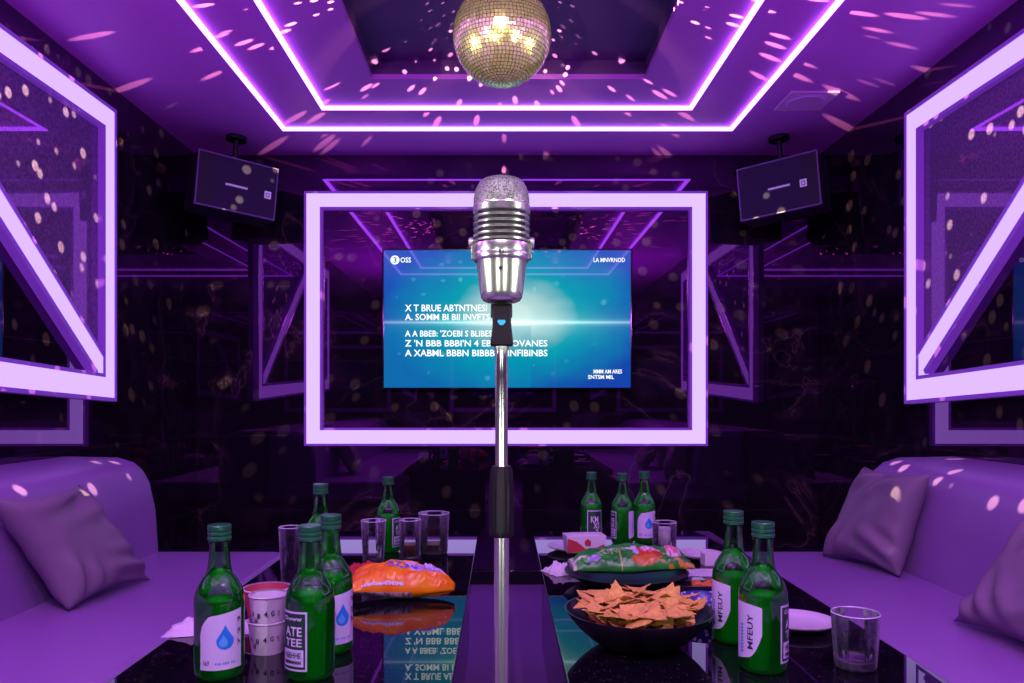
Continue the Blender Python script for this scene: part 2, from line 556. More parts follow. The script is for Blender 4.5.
# ---------------------------------------------------------------- television
tk = F / (YB - 0.055)
ty = YB - 0.055
tx0, tx1 = (382 - CX) / tk, (632.5 - CX) / tk
tz0, tz1 = EYE + (CY - 389.5) / tk, EYE + (CY - 248.5) / tk
t = thing('television', 'wide wall screen showing white song lyrics on a blue and teal glow', 'television', ((tx0 + tx1) / 2, YB, tz0))
W2, H2 = (tx1 - tx0) / 2, tz1 - tz0
box('bezel', (-W2, -0.055, 0), (W2, -0.012, H2), M['blackgloss'], t, bev=0.004)
box('wall_bracket', (-0.15, -0.013, H2 * 0.3), (0.15, -0.0005, H2 * 0.7), M['black'], t)
nx, nz = 150, 170
sv, sf, scol = [], [], []
bz = 0.010
rnd = random.Random(5)
bok = [(rnd.uniform(0.05, 0.95), rnd.uniform(0.05, 0.95), rnd.uniform(0.006, 0.018), rnd.uniform(0.1, 0.4)) for _ in range(16)]
bok += [(0.12, 0.79, 0.014, 0.35), (0.24, 0.78, 0.014, 0.4), (0.31, 0.79, 0.016, 0.6), (0.89, 0.62, 0.018, 0.5), (0.7, 0.76, 0.02, 0.3), (0.42, 0.07, 0.018, 0.35), (0.16, 0.68, 0.014, 0.35)]


def lerp3(a, b, t):
    t = max(0, min(1, t)); return tuple(a[i] + (b[i] - a[i]) * t for i in range(3))


def screen_col(u, v):
    asp = 1.78
    dx, dy = (u - 0.53) * asp, (v - 0.53)
    r = math.hypot(dx * 0.72, dy * 1.15)
    r += 0.04 * mnoise.noise((u * 6, v * 6, 1)) + 0.03 * mnoise.noise((u * 14, v * 14, 4))
    blue = lerp3((0.008, 0.06, 0.42), (0.010, 0.10, 0.52), v)
    c = lerp3((0.0, 0.36, 0.47), blue, (r - 0.34) / 0.36)
    c = lerp3((0.60, 0.84, 0.80), c, (r - 0.08) / 0.25) if r < 0.34 else c
    if v < 0.45 and u < 0.6: c = lerp3(c, (0.0, 0.32, 0.48), 0.35)
    fl = math.exp(-abs(v - 0.475) / 0.008) * (0.35 + 0.75 * math.exp(-((u - 0.56) / 0.38) ** 2))
    fl += 0.28 * math.exp(-abs(v - 0.475) / 0.05) * math.exp(-((u - 0.56) / 0.33) ** 2)
    c = tuple(c[i] + fl * (0.62, 0.85, 0.8)[i] for i in range(3))
    for bx, by, br, s in bok:
        d = math.hypot((u - bx) * asp, v - by)
        if d < br: c = tuple(c[i] + s * 0.35 * (0.3, 0.8, 0.85)[i] for i in range(3))
    return c


for j in range(nz + 1):
    for i in range(nx + 1):
        u, v = i / nx, j / nz
        sv.append((-W2 + bz + u * (2 * W2 - 2 * bz), -0.0556, bz + v * (H2 - 2 * bz)))
        scol.append(screen_col(u, v))
for j in range(nz):
    for i in range(nx):
        a = j * (nx + 1) + i
        sf.append((a, a + 1, a + nx + 2, a + nx + 1))
mk('screen', sv, sf, M['screen'], t, True, scol)


def screen_text(s, px0, px1, py, h):
    xm = ((px0 + px1) / 2 - CX) / tk - (tx0 + tx1) / 2
    zm = EYE + (CY - py) / tk - tz0
    return lettering('lyric_line', s, (px1 - px0) / tk, h / tk, lambda x, y: (xm + x, -0.0566, zm + y), M['screen_text'], t)


screen_text('X T BRUE ABTNTNESI', 405, 487, 308, 7)
screen_text('A. SOMM BI BII INVFTS', 405, 490, 317, 6.5)
screen_text("A A BBEB: 'ZOEBI S BLIBES", 405, 492, 333.5, 6.5)
screen_text("Z 'N BBB BBBI'N 4 EBBBE IOVANES", 405, 547.5, 343.2, 6.8)
screen_text('A XABML BBBN BIBBBBE INFIBINBS', 405, 547.5, 353, 6.8)
for s, a, b, y, h in (('OSS', 400.5, 411, 260, 5.4), ('LA MNVRNOD', 593.5, 625, 260, 4.4), ('MMM AM ARES', 593.5, 622, 371.5, 4.2), ('SNTSM MIL', 588, 614, 377, 4.0)):
    screen_text(s, a, b, y, h).name = 'caption'
cxl = (395 - CX) / tk - (tx0 + tx1) / 2; czl = EYE + (CY - 260) / tk - tz0
ring = [(cxl + 0.024 * math.cos(a), -0.0562, czl + 0.024 * math.sin(a)) for a in [2 * PI * i / 24 for i in range(24)]]
mk('round_logo', ring, [tuple(range(24))], M['screen_text'], t)
lettering('logo_swirl', '3', 0.018, 0.030, lambda x, y: (cxl + x, -0.0568, czl + y), emit('logo blue', (0.02, 0.15, 0.55), 1.0), t)


# ---------------------------------------------------------------- loudspeakers hung in the far corners
def loudspeaker(x, z, s, label):
    W, H, D = 0.39, 0.264, 0.20
    t = thing('loudspeaker', label, 'speaker', (x, 3.9, z))
    t.rotation_euler = (0.0, s * 0.083, s * 0.62)
    box('cabinet', (-W / 2, 0.004, -H / 2), (W / 2, D, H / 2), M['speaker_side'], t, bev=0.008)
    box('grille', (-W / 2 + 0.008, 0.0, -H / 2 + 0.008), (W / 2 - 0.008, 0.012, H / 2 - 0.008), M['speaker'], t, bev=0.002)
    o = [(-W / 2, -H / 2), (W / 2, -H / 2), (W / 2, H / 2), (-W / 2, H / 2)]
    loopframe('grille_trim', o, inset(o, 0.007), 'y', -0.003, 0.02, M['trim_metal'], t)
    side = box('side_panel', ((-W / 2 + 0.01) if s > 0 else (W / 2 - 0.08), -0.002, -H / 2 + 0.009), ((-W / 2 + 0.08) if s > 0 else (W / 2 - 0.01), 0.004, H / 2 - 0.009), M['speaker_side'], t)
    lettering('lettering', 'MMMMMMM', 0.105, 0.012, lambda a, b: (a - s * 0.005, -0.0035, b - 0.005), M['logo'], t)
    bx = 0.15 if s > 0 else 0.12
    loopx = [(bx - 0.016, -0.03), (bx + 0.016, -0.03), (bx + 0.016, 0.006), (bx - 0.016, 0.006)]
    loopframe('badge', loopx, inset(loopx, 0.007), 'y', -0.004, 0.0, M['logo'], t)
    prism('badge_dot', inset(loopx, 0.011), 'y', -0.004, 0.0, M['logo'], t)
    # ceiling bracket
    bm = tubebm([(0, 0.09, H / 2 - 0.005), (0, 0.09, ZC - z - 0.012)], 0.012, 12)
    mkbm('bracket', bm, M['black'], t, True, 0.7)
    lathe('ceiling_plate', [(0, -0.02), (0.05, -0.02), (0.05, 0.0), (0, 0.0)], M['black'], t, 24, loc=(0, 0.09, ZC - z - 0.001))
    return t


loudspeaker(-1.289, 2.032, 1, 'dark loudspeaker hung below ceiling in the corner nearer the left sofa')
loudspeaker(1.345, 2.028, -1, 'dark loudspeaker hung below ceiling in the corner nearer the right sofa')

# round-grille ceiling speaker plate
t = thing('ceiling_vent', 'square pale ceiling plate with round grille above the right sofa', 'vent', (1.33, 3.50, ZC), 0.0)
box('plate', (-0.105, -0.11, -0.010), (0.105, 0.11, -0.0005), pbr('lilac plate', (1.0, 0.50, 1.0), 0.5), t, bev=0.004)
lathe('grille', [(0, -0.016), (0.078, -0.016), (0.085, -0.010), (0.085, -0.008)], pbr('lilac grille', (0.96, 0.36, 1.0), 0.6), t, 36)
lathe('grille_ring', [(0.085, -0.013), (0.089, -0.013), (0.089, -0.009), (0.085, -0.009)], M['rim'], t, 36)

# ---------------------------------------------------------------- mirror ball
BR, BC = 0.1485, Vector((0.0, 2.42, 2.088))
t = thing('mirror_ball', 'gold mirrored disco ball hanging from the ceiling recess', 'disco ball', BC)
lathe('ball_core', [(0, -BR + 0.003)] + [((BR - 0.003) * math.cos(a), (BR - 0.003) * math.sin(a)) for a in [(-80 + 8 * i) * PI / 180 for i in range(21)]] + [(0, BR - 0.003)], M['grout'], t, 40)
tv, tf = [], []
NR = 42
rb = random.Random(3)
for i in range(NR):
    a0, a1 = -PI / 2 + PI * i / NR, -PI / 2 + PI * (i + 1) / NR
    am = (a0 + a1) / 2
    n = max(4, round(2 * PI * math.cos(am) * BR / (PI * BR / NR)))
    for j in range(n):
        b0, b1 = 2 * PI * j / n, 2 * PI * (j + 1) / n
        bmid = (b0 + b1) / 2
        g = 0.86
        nrm = Vector((math.cos(am) * math.cos(bmid), math.cos(am) * math.sin(bmid), math.sin(am)))
        e1 = Vector((-math.sin(bmid), math.cos(bmid), 0))
        e2 = nrm.cross(e1)
        nrm2 = (nrm + e1 * rb.gauss(0, 0.03) + e2 * rb.gauss(0, 0.03)).normalized()
        e1 = (e1 - nrm2 * e1.dot(nrm2)).normalized(); e2 = nrm2.cross(e1)
        hh = BR * (a1 - a0) / 2 * g
        c = nrm * BR
        k0 = len(tv)
        for sx_, sy_ in ((-1, -1), (1, -1), (1, 1), (-1, 1)):
            aa = am + sy_ * (a1 - a0) / 2
            hw = BR * math.cos(aa) * (b1 - b0) / 2 * g
            tv.append(c + e1 * sx_ * hw + e2 * sy_ * hh)
        tf.append((k0, k0 + 1, k0 + 2, k0 + 3))
mk('mirror_tiles', tv, tf, M['gold_tile'], t)
mkbm('hanging_rod', tubebm([(0, 0, BR - 0.005), (0, 0, RT - BC.z - 0.02)], 0.006, 12), M['chrome'], t, True, 0.7)
lathe('motor', [(0, -0.03), (0.04, -0.03), (0.04, 0), (0, 0)], M['black'], t, 24, loc=(0, 0, RT - BC.z - 0.0005))


# ---------------------------------------------------------------- sofas
def sofa(s, label, xw, xb, xf):
    """s = -1 left, +1 right; xw wall, xb foot of the backrest, xf seat front (all absolute distances)"""
    y0, y1 = -0.7, F / 264.0
    t = thing('sofa', label, 'sofa', (0, 0, 0))
    X = lambda p: [(s * a, b) for a, b in p]
    # seat slab with a rounded far front corner, drawn from above
    r = 0.07
    pl = [(xw - 0.004, y0), (xw - 0.004, y1), (xf + r, y1)] + [(xf + r - r * math.sin(a), y1 - r + r * math.cos(a)) for a in [PI / 12 * i for i in range(1, 6)]] + [(xf, y1 - r), (xf, y0)]
    bm = bmesh.new()
    A = [bm.verts.new((s * a, b, 0.285)) for a, b in pl]; B = [bm.verts.new((s * a, b, SEAT)) for a, b in pl]
    n = len(pl)
    bm.faces.new(A); top = bm.faces.new(B[::-1])
    for i in range(n): bm.faces.new((A[i], B[i], B[(i + 1) % n], A[(i + 1) % n]))
    bmesh.ops.recalc_face_normals(bm, faces=bm.faces)
    ed = [e for e in bm.edges if abs(e.verts[0].co.z - e.verts[1].co.z) < 1e-6]
    bmesh.ops.bevel(bm, geom=ed, offset=0.026, segments=4, profile=0.5, affect='EDGES', clamp_overlap=True)
    mkbm('seat', bm, M['sofa'], t, True, 0.9)
    prof = [(xb, SEAT - 0.02), (xb + 0.012, 0.58), (xb + 0.035, 0.68), (xb + 0.06, 0.725), (xb + 0.095, 0.755), (xb + 0.15, 0.772), (xw - 0.004, 0.776), (xw - 0.004, SEAT - 0.02)]
    bm = bmesh.new()
    yy = y1 - 0.008
    A = [bm.verts.new((s * a, y0, b)) for a, b in prof]; B = [bm.verts.new((s * a, yy, b)) for a, b in prof]
    n = len(prof)
    bm.faces.new(A); bm.faces.new(B[::-1])
    for i in range(n): bm.faces.new((A[i], B[i], B[(i + 1) % n], A[(i + 1) % n]))
    bmesh.ops.recalc_face_normals(bm, faces=bm.faces)
    ed = [e for e in bm.edges if abs(e.verts[0].co.y - yy) < 1e-6 and abs(e.verts[1].co.y - yy) < 1e-6]
    bmesh.ops.bevel(bm, geom=ed, offset=0.03, segments=4, profile=0.5, affect='EDGES', clamp_overlap=True)
    mkbm('backrest', bm, M['sofa'], t, True, 0.8)
    base = [(xf + 0.05, y0), (xw - 0.01, y0), (xw - 0.01, y1 - 0.04), (xf + 0.05, y1 - 0.04)]
    prism('plinth', X(base), 'z', 0.0005, 0.286, M['plinth'], t)
    return t


sofa(-1, 'long purple padded bench sofa along the left wall with one cushion', -XL, 1.287, 0.80)
sofa(1, 'long purple padded bench sofa along the right wall with two cushions', XR, 1.335, 0.82)


def cushion(c, label, bulge=0.065, seed=1, front=1):
    """c: four corners bottom-far, bottom-near, top-near, top-far"""
    c = [Vector(p) for p in c]
    n = 36
    ctr = sum(c, Vector()) / 4
    nrm = (c[1] - c[0]).cross(c[3] - c[0]).normalized()
    if nrm.x * front < 0: nrm = -nrm
    verts, faces = [], []
    for side in (1, -1):
        for j in range(n + 1):
            for i in range(n + 1):
                u, v = 2 * i / n - 1, 2 * j / n - 1
                # pinch the middle of each side a little so the corners stick out
                uu = u * (1 - 0.13 * (1 - v * v) * abs(u) ** 3)
                vv = v * (1 - 0.13 * (1 - u * u) * abs(v) ** 3)
                a, b = (uu + 1) / 2, (vv + 1) / 2
                p = (c[0] * (1 - a) + c[1] * a) * (1 - b) + (c[3] * (1 - a) + c[2] * a) * b
                prof = ((1 - u ** 4) * (1 - v ** 4)) ** 0.62
                w = mnoise.noise((u * 2.2 + seed, v * 2.2, side)) * 0.012 * prof
                cr = 0.0
                for (q0, q1, ang, fr) in ((-0.75, -0.8, 0.7, 17), (0.7, -0.75, -0.8, 15), (-0.2, 0.75, 0.3, 12)):
                    du, dv = u - q0, v - q1
                    g = math.exp(-(du * du * 0.6 + dv * dv) / 0.20)
                    cr += 0.017 * g * math.sin((du * math.cos(ang + seed) + dv * math.sin(ang + seed)) * fr)
                h = bulge * prof + w + cr * prof ** 0.5 * (1 if side > 0 else 0)
                if i in (0, n) or j in (0, n): h = 0
                verts.append(p + nrm * (side * h) - ctr)
    m = (n + 1) ** 2
    def idx(s, i, j):
        if s and (i in (0, n) or j in (0, n)): s = 0
        return s * m + j * (n + 1) + i
    for s in (0, 1):
        for j in range(n):
            for i in range(n):
                faces.append((idx(s, i, j), idx(s, i + 1, j), idx(s, i + 1, j + 1), idx(s, i, j + 1)))
    used = sorted({i for f in faces for i in f}); mp = {o: q for q, o in enumerate(used)}
    o = mk('cushion', [verts[i] for i in used], [tuple(mp[i] for i in f) for f in faces], M['cushion'], None, True)
    o.location = ctr
    return tag(o, label, 'cushion')


def px_on(px, py, x=None, z=None):
    return onx(px, py, x) if x is not None else onz(px, py, z)


zs = SEAT + 0.002
cushion([onz(150, 580, zs), onz(68, 612, zs), onx(-12, 497, -1.275), onx(80, 485, -1.275)], 'square mauve cushion leaning on the backrest of the left sofa', 0.06, 1, 1)
cushion([onz(822, 556, zs), onz(900, 578, zs), onx(931, 473, 1.335), onx(864, 466, 1.325)], 'mauve cushion on the right sofa at the far end beside the marble wall', 0.062, 2, -1)
cushion([onz(953, 621, zs + 0.006), onz(1100, 684, zs + 0.006), onx(1150, 552, 1.325), onx(1038, 509, 1.325)], 'mauve cushion on the right sofa at the near end, cut by the photo edge', 0.062, 3, -1)


# ---------------------------------------------------------------- tables
def table(x0, x1, label):
    y0, y1 = 1.12, 2.985
    t = thing('low_table', label, 'table', ((x0 + x1) / 2, (y0 + y1) / 2, 0))
    hx, hy = (x1 - x0) / 2, (y1 - y0) / 2
    box('table_top', (-hx, -hy, TAB - 0.035), (hx, hy, TAB), M['granite'], t, bev=0.004)
    box('body', (-hx + 0.035, -hy + 0.035, 0.08), (hx - 0.035, hy - 0.035, TAB - 0.0345), M['blackgloss'], t, bev=0.004)
    box('plinth', (-hx + 0.07, -hy + 0.07, 0.0005), (hx - 0.07, hy - 0.07, 0.081), M['plinth'], t)
    return t


table(-0.684, -0.085, 'black speckled granite table beside the left sofa, with the orange snack bag')
table(0.112, 0.775, 'black speckled granite table beside the right sofa, with the bowl of chips')

# ---------------------------------------------------------------- microphone on its stand
MK = 900.0
MY = F / MK
mz = lambda py: EYE + (CY - py) / MK
sx = (501.5 - CX) / MK
t = thing('microphone_stand', 'chrome floor stand between the two tables holding the microphone', 'microphone stand', (sx, MY, 0))
lathe('base', [(0, 0.0005), (0.125, 0.0005), (0.13, 0.006), (0.128, 0.014), (0.05, 0.024), (0.02, 0.034), (0.0, 0.034)], M['black'], t, 48)
lathe('lower_pole', [(0.0, 0.03), (0.0083, 0.03), (0.0083, mz(534)), (0.0, mz(534))], M['chrome'], t, 32)
g0, g1 = mz(536.5), mz(466)
lathe('height_grip', [(0.0, g0), (0.0118, g0), (0.0135, g0 + 0.002), (0.0139, g0 + 0.008), (0.0136, g0 + 0.05), (0.0122, g1 - 0.006), (0.0105, g1), (0.0, g1)], M['rubber'], t, 48,
      jag=lambda a, z: 1 + (0.03 if g0 + 0.004 < z < g1 - 0.003 else 0) * (1 if math.sin(a * 12) > 0 else -1))
lathe('upper_pole', [(0.0, g1 - 0.002), (0.0070, g1 - 0.002), (0.0070, mz(372)), (0.0074, mz(372)), (0.0074, mz(370)), (0.0070, mz(370)), (0.0070, mz(349)), (0.0, mz(349))], M['chrome'], t, 32)
lathe('thread_collar', [(0.0, mz(350)), (0.0085, mz(350)), (0.0085, mz(347)), (0.0078, mz(346.5)), (0.0078, mz(345)), (0.0, mz(345))], M['satin'], t, 24)
# clip: a black tapered yoke
cl = [((a - 501.5) / MK, mz(b)) for a, b in ((490, 346), (513.5, 346), (511.5, 328), (510.5, 309), (508.5, 305.5), (494.5, 305.5), (492.5, 309), (492.5, 328))]
prism('clip', cl, 'y', -0.011, 0.011, M['rubber'], t, bev=0.002)
cb = [((a - 501.5) / MK, mz(b)) for a, b in ((498, 321), (505, 321), (505.5, 323), (503, 326), (500, 326), (497.6, 323))]
prism('clip_badge', cb, 'y', -0.0124, -0.0105, M['blue_badge'], t)
for s in (-1, 1):
    mkbm('clip_ear', boxbm((s * 0.0085 - 0.0035, -0.006, mz(318)), (s * 0.0085 + 0.0035, 0.006, mz(304)), 0.002), M['rubber'], t, True, 0.6)

zb = mz(303)
t = thing('microphone', 'vintage chrome microphone with ribbed grille and domed mesh top', 'microphone', (sx, MY, zb))
zz = lambda py: mz(py) - zb
rr = lambda px: px / 2 / MK
# lower body
lathe('body', [(0, zz(302.5)), (rr(30), zz(302.5)), (rr(37), zz(301)), (rr(41), zz(298)), (rr(43), zz(293)), (rr(49), zz(268)), (rr(51), zz(259)), (rr(51), zz(256)), (0, zz(256))], M['chrome'], t, 64)
lathe('neck', [(0, zz(309)), (rr(11), zz(309)), (rr(13), zz(304)), (rr(15), zz(302)), (0, zz(302))], M['rubber'], t, 32)
lathe('yoke_ring', [(rr(50), zz(262)), (rr(54), zz(262)), (rr(56.5), zz(260.5)), (rr(57), zz(258)), (rr(57), zz(255)), (rr(55), zz(253)), (rr(50), zz(253))], M['chrome'], t, 64)
lathe('lower_band', [(0, zz(254)), (rr(56.5), zz(254)), (rr(57), zz(252)), (rr(56.5), zz(247)), (rr(55.5), zz(245)), (0, zz(245))], M['chrome'], t, 64, auto=0.3)
lathe('slot_core', [(0, zz(247)), (rr(47), zz(247)), (rr(47), zz(212)), (0, zz(212))], M['core'], t, 48)
for k_ in range(5):
    yb = 243.6 - 5.9 * k_
    lathe('rib', [(rr(44), zz(yb)), (rr(55), zz(yb)), (rr(56.4), zz(yb - 0.5)), (rr(56.4), zz(yb - 2.2)), (rr(54.5), zz(yb - 2.9)), (rr(44), zz(yb - 2.9))], M['chrome'], t, 64, auto=0.3)
lathe('upper_band', [(0, zz(214.5)), (rr(56), zz(214.5)), (rr(57), zz(213.5)), (rr(57.2), zz(207.5)), (rr(56), zz(206)), (0, zz(206))], M['chrome'], t, 64, auto=0.3)
# perforated dome
m, nt, out = newmat('perforated steel mesh')
tc = N(nt, 'TexCoord'); vo = N(nt, 'TexVoronoi'); vo.inputs['Scale'].default_value = 430; vo.inputs['Randomness'].default_value = 0.7
nt.links.new(tc.outputs['Object'], vo.inputs['Vector'])
b = N(nt, 'BsdfPrincipled')
nt.links.new(ramp(nt, vo.outputs['Distance'], [(0.22, (0.02, 0.025, 0.02)), (0.5, (0.19, 0.24, 0.165))]), b.inputs['Base Color'])
setin(b, Metallic=0.55, Roughness=0.42)
bu = N(nt, 'Bump'); bu.inputs['Strength'].default_value = 0.7; bu.inputs['Distance'].default_value = 0.0008
nt.links.new(vo.outputs['Distance'], bu.inputs['Height']); nt.links.new(bu.outputs[0], b.inputs['Normal'])
nt.links.new(b.outputs[0], out.inputs[0])
lathe('mesh_dome', [(0, zz(208)), (rr(56), zz(208)), (rr(56), zz(204)), (rr(55.5), zz(199)), (rr(53.5), zz(193)), (rr(50), zz(188)), (rr(45), zz(183.5)), (rr(38), zz(180.3)), (rr(28), zz(178.6)), (rr(14), zz(177.8)), (0, zz(177.6))], m, t, 64)
for s in (-1, 1):
    o = lathe('swivel_knob', [(0, 0), (rr(9), 0), (rr(11), 0.0008), (rr(11), 0.004), (rr(9), 0.0052), (0, 0.0052)], M['satin'], t, 24)
    o.rotation_euler = (0, s * PI / 2, 0); o.location = (s * rr(56), 0, zz(243))
    mkbm('yoke_arm', boxbm((s * rr(57.5) - 0.0015, -0.005, zz(260)), (s * rr(57.5) + 0.0015, 0.005, zz(240)), 0.0008), M['chrome'], t, True, 0.6)
lettering('engraving', 'B5', 0.006, 0.005, lambda a, b_: (a, -math.sqrt(max(0, (rr(57) + 0.0006) ** 2 - a * a)), zz(256.6) + b_), M['core'], t)
o = lathe('body_screw', [(0, 0), (0.0022, 0), (0.0022, 0.0008), (0, 0.0008)], M['core'], t, 16)
o.rotation_euler = (PI / 2, 0, 0)
o.location = (-0.001, -rr(48.6), zz(272))

# ---------------------------------------------------------------- bottles
BRR = 0.043


def cyl_patch(name, a0, a1, z0, top, mat, parent, r=BRR + 0.0006, n=24, m=6, bot=None):
    """paper patch on the bottle; angles in degrees from the front towards the right; top(u) = height"""
    V, Fc = [], []
    for j in range(m + 1):
        for i in range(n + 1):
            u = i / n
            a = math.radians(a0 + (a1 - a0) * u)
            zb_ = bot(u) if bot else z0
            z = zb_ + (top(u) - zb_) * j / m
            V.append((r * math.sin(a), -r * math.cos(a), z))
    for j in range(m):
        for i in range(n):
            q = j * (n + 1) + i
            Fc.append((q, q + 1, q + n + 2, q + n + 1))
    return mk(name, V, Fc, mat, parent, True)


def cyl_text(name, s, ac, zc, w, h, mat, parent, r=BRR + 0.0012, turn=0):
    def f(x, y):
        if turn: x, y = -y, x
        a = math.radians(ac) + x / r
        return (r * math.sin(a), -r * math.cos(a), zc + y)
    return lettering(name, s, w, h, f, mat, parent)


def cyl_drop(name, w, h, ac, zc, mat, parent, r=BRR + 0.0012, rows=22, colsn=10):
    """a water-drop print that follows the curve of the bottle"""
    V, Fc = [], []
    rb_ = w / 2
    for j in range(rows + 1):
        q = j / rows
        y = -h * 0.40 + q * h
        yc = -h * 0.40 + rb_
        if y <= yc + rb_ * 0.3: hw = math.sqrt(max(0.0, rb_ ** 2 - (y - yc) ** 2))
        else:
            y1_ = yc + rb_ * 0.3; w1_ = math.sqrt(rb_ ** 2 - (rb_ * 0.3) ** 2)
            p_ = (y - y1_) / (h * 0.60 - y1_); hw = w1_ * (1 - p_) ** 1.25
        for i in range(colsn + 1):
            a = math.radians(ac) + (2 * i / colsn - 1) * max(hw, 1e-5) / r
            V.append((r * math.sin(a), -r * math.cos(a), zc + y))
    for j in range(rows):
        for i in range(colsn):
            q = j * (colsn + 1) + i
            Fc.append((q, q + 1, q + colsn + 2, q + colsn + 1))
    return mk(name, V, Fc, mat, parent, True)


def swoosh_label(t, ac, kind='drop'):
    a0, a1 = ac - 50, ac + 50
    if kind == 'script':
        L = cyl_patch('label', ac - 38, ac + 38, 0.022, lambda u: 0.126 - 0.006 * u ** 3, M['label'], t, bot=lambda u: 0.022 + 0.014 * u + 0.036 * max(0, (u - 0.55) / 0.45) ** 2.2)
    else:
        L = cyl_patch('label', a0, a1, 0.022, lambda u: 0.022 + 0.102 * (0.60 + 0.28 * min(1, u / 0.22) ** 0.5 + 0.12 * u), M['label'], t)
    if kind == 'drop':
        cyl_drop('drop_print', 0.030, 0.044, ac + 8, 0.074, M['drop'], L)
        cyl_drop('drop_shine', 0.015, 0.022, ac + 4, 0.070, M['drop_light'], L, BRR + 0.0017)
        cyl_text('lettering', '7 2 3', ac + 42, 0.085, 0.050, 0.007, M['ink'], L, turn=1)
        cyl_text('lettering', '16.9', ac - 34, 0.035, 0.010, 0.008, M['ink'], L)
        cyl_text('lettering', 'IIII IIII III', ac + 8, 0.033, 0.034, 0.004, M['drop'], L)
    else:
        cyl_text('lettering', 'MFEUY', ac + 10, 0.076, 0.062, 0.011, M['ink'], L, turn=1)
        cyl_text('lettering', 'IIIIIIIII', ac - 14, 0.062, 0.05, 0.006, M['drop'], L, turn=1)
    return L


def boxed_label(t, ac, wide=37, words='ATE', emblem=False):
    B = cyl_patch('label', ac - wide, ac + wide, 0.022, lambda u: 0.124, M['label'], t)
    I = cyl_patch('label_field', ac - wide + 4, ac + wide - 4, 0.0255, lambda u: 0.1205, M['label_dark'], B, BRR + 0.0009)
    if emblem:
        cyl_text('lettering', 'KM', ac - 2, 0.090, 0.030, 0.024, M['ink_light'], B, BRR + 0.0014)
        cyl_text('lettering', 'X5', ac + 8, 0.066, 0.026, 0.022, M['ink_light'], B, BRR + 0.0014)
        cyl_text('lettering', '%', ac + 12, 0.046, 0.014, 0.016, M['ink_light'], B, BRR + 0.0014)
    else:
        cyl_text('lettering', 'Owww', ac, 0.112, 0.040, 0.008, M['ink_light'], B, BRR + 0.0014)
        cyl_text('lettering', words, ac + 2, 0.090, 0.036, 0.016, M['ink_light'], B, BRR + 0.0014)
        cyl_text('lettering', 'TEE', ac + 2, 0.071, 0.036, 0.014, M['ink_light'], B, BRR + 0.0014)
        cyl_patch('label_panel', ac - wide + 8, ac + wide - 8, 0.030, lambda u: 0.059, M['label'], B, BRR + 0.0012)
        cyl_text('lettering', 'HEEHHE', ac, 0.049, 0.036, 0.010, M['label_dark'], B, BRR + 0.0016)
        cyl_text('lettering', 'MMMMMM', ac, 0.037, 0.036, 0.007, M['label_dark'], B, BRR + 0.0016)
    return B


def bottle_glass(t, level=0.136):
    R = BRR
    prof = [(0, 0.004), (R * 0.80, 0.0015), (R * 0.93, 0.003), (R, 0.010), (R, 0.132), (R * 0.985, 0.141), (R * 0.93, 0.151), (R * 0.83, 0.161), (R * 0.69, 0.171), (R * 0.56, 0.179), (R * 0.49, 0.187),
            (R * 0.455, 0.196), (R * 0.415, 0.215), (R * 0.385, 0.2335), (R * 0.43, 0.2345), (R * 0.43, 0.238), (R * 0.38, 0.239), (R * 0.38, 0.262), (0, 0.262)]
    lathe('glass', prof, M['green_glass'], t, 48, auto=1.0)
    ri = R - 0.0016
    lq = [(0, 0.007), (R * 0.74, 0.0055), (ri, 0.013), (ri, 0.128)]
    for r_, z in ((R * 0.985, 0.141), (R * 0.93, 0.151), (R * 0.83, 0.161), (R * 0.69, 0.171), (R * 0.56, 0.179)):
        if z < level: lq.append((r_ - 0.0018, z))
    lq += [(lq[-1][0] - 0.001, level), (0, level)]
    lathe('liquid', lq, M['liquid'], t, 48, auto=1.0)
    lathe('cap', [(R * 0.40, 0.2405), (R * 0.475, 0.2405), (R * 0.475, 0.245), (R * 0.44, 0.2465), (R * 0.44, 0.2485), (R * 0.47, 0.2495), (R * 0.47, 0.2535), (R * 0.44, 0.2548), (R * 0.44, 0.2565),
                  (R * 0.47, 0.2575), (R * 0.47, 0.265), (R * 0.44, 0.267), (0, 0.267)], M['cap'], t, 40, auto=0.5)


protos = {}


def bottle(px, py, scale, spec, label, group=None, level=0.136):
    """spec: list of ('drop'|'script'|'boxed'|'emblem', angle)"""
    p = onz(px, py, TAB + 0.0005)
    t = thing('soju_bottle', label, 'bottle', p, 0, 'green glass bottles on the two tables')
    t.scale = (scale,) * 3
    bottle_glass(t, level)
    for kind, a in spec:
        if kind in ('drop', 'script'): swoosh_label(t, a, kind)
        elif kind == 'boxed': boxed_label(t, a)
        else: boxed_label(t, a, 40, '', True)
    return t


# left table
bottle(219.5, 675, 1.0, [('drop', 24), ('boxed', 160)], 'green bottle with big blue drop label at the near corner of the left table', level=0.134)
bottle(310, 676, 1.0, [('boxed', -30), ('script', 140)], 'green bottle with dark bordered label, right of the paper cups', level=0.150)
bottle(331, 650, 0.99, [('drop', 35), ('boxed', 190)], 'green bottle whose drop label peeks out behind the dark labelled bottle', level=0.150)
bottle(320.5, 583, 0.99, [('drop', 150)], 'green bottle half hidden behind two nearer bottles, beside tall glass', level=0.120)
bottle(388, 551.5, 0.90, [('script', -68), ('boxed', 66)], 'green bottle at the far end of the left table behind the shot glass', level=0.130)
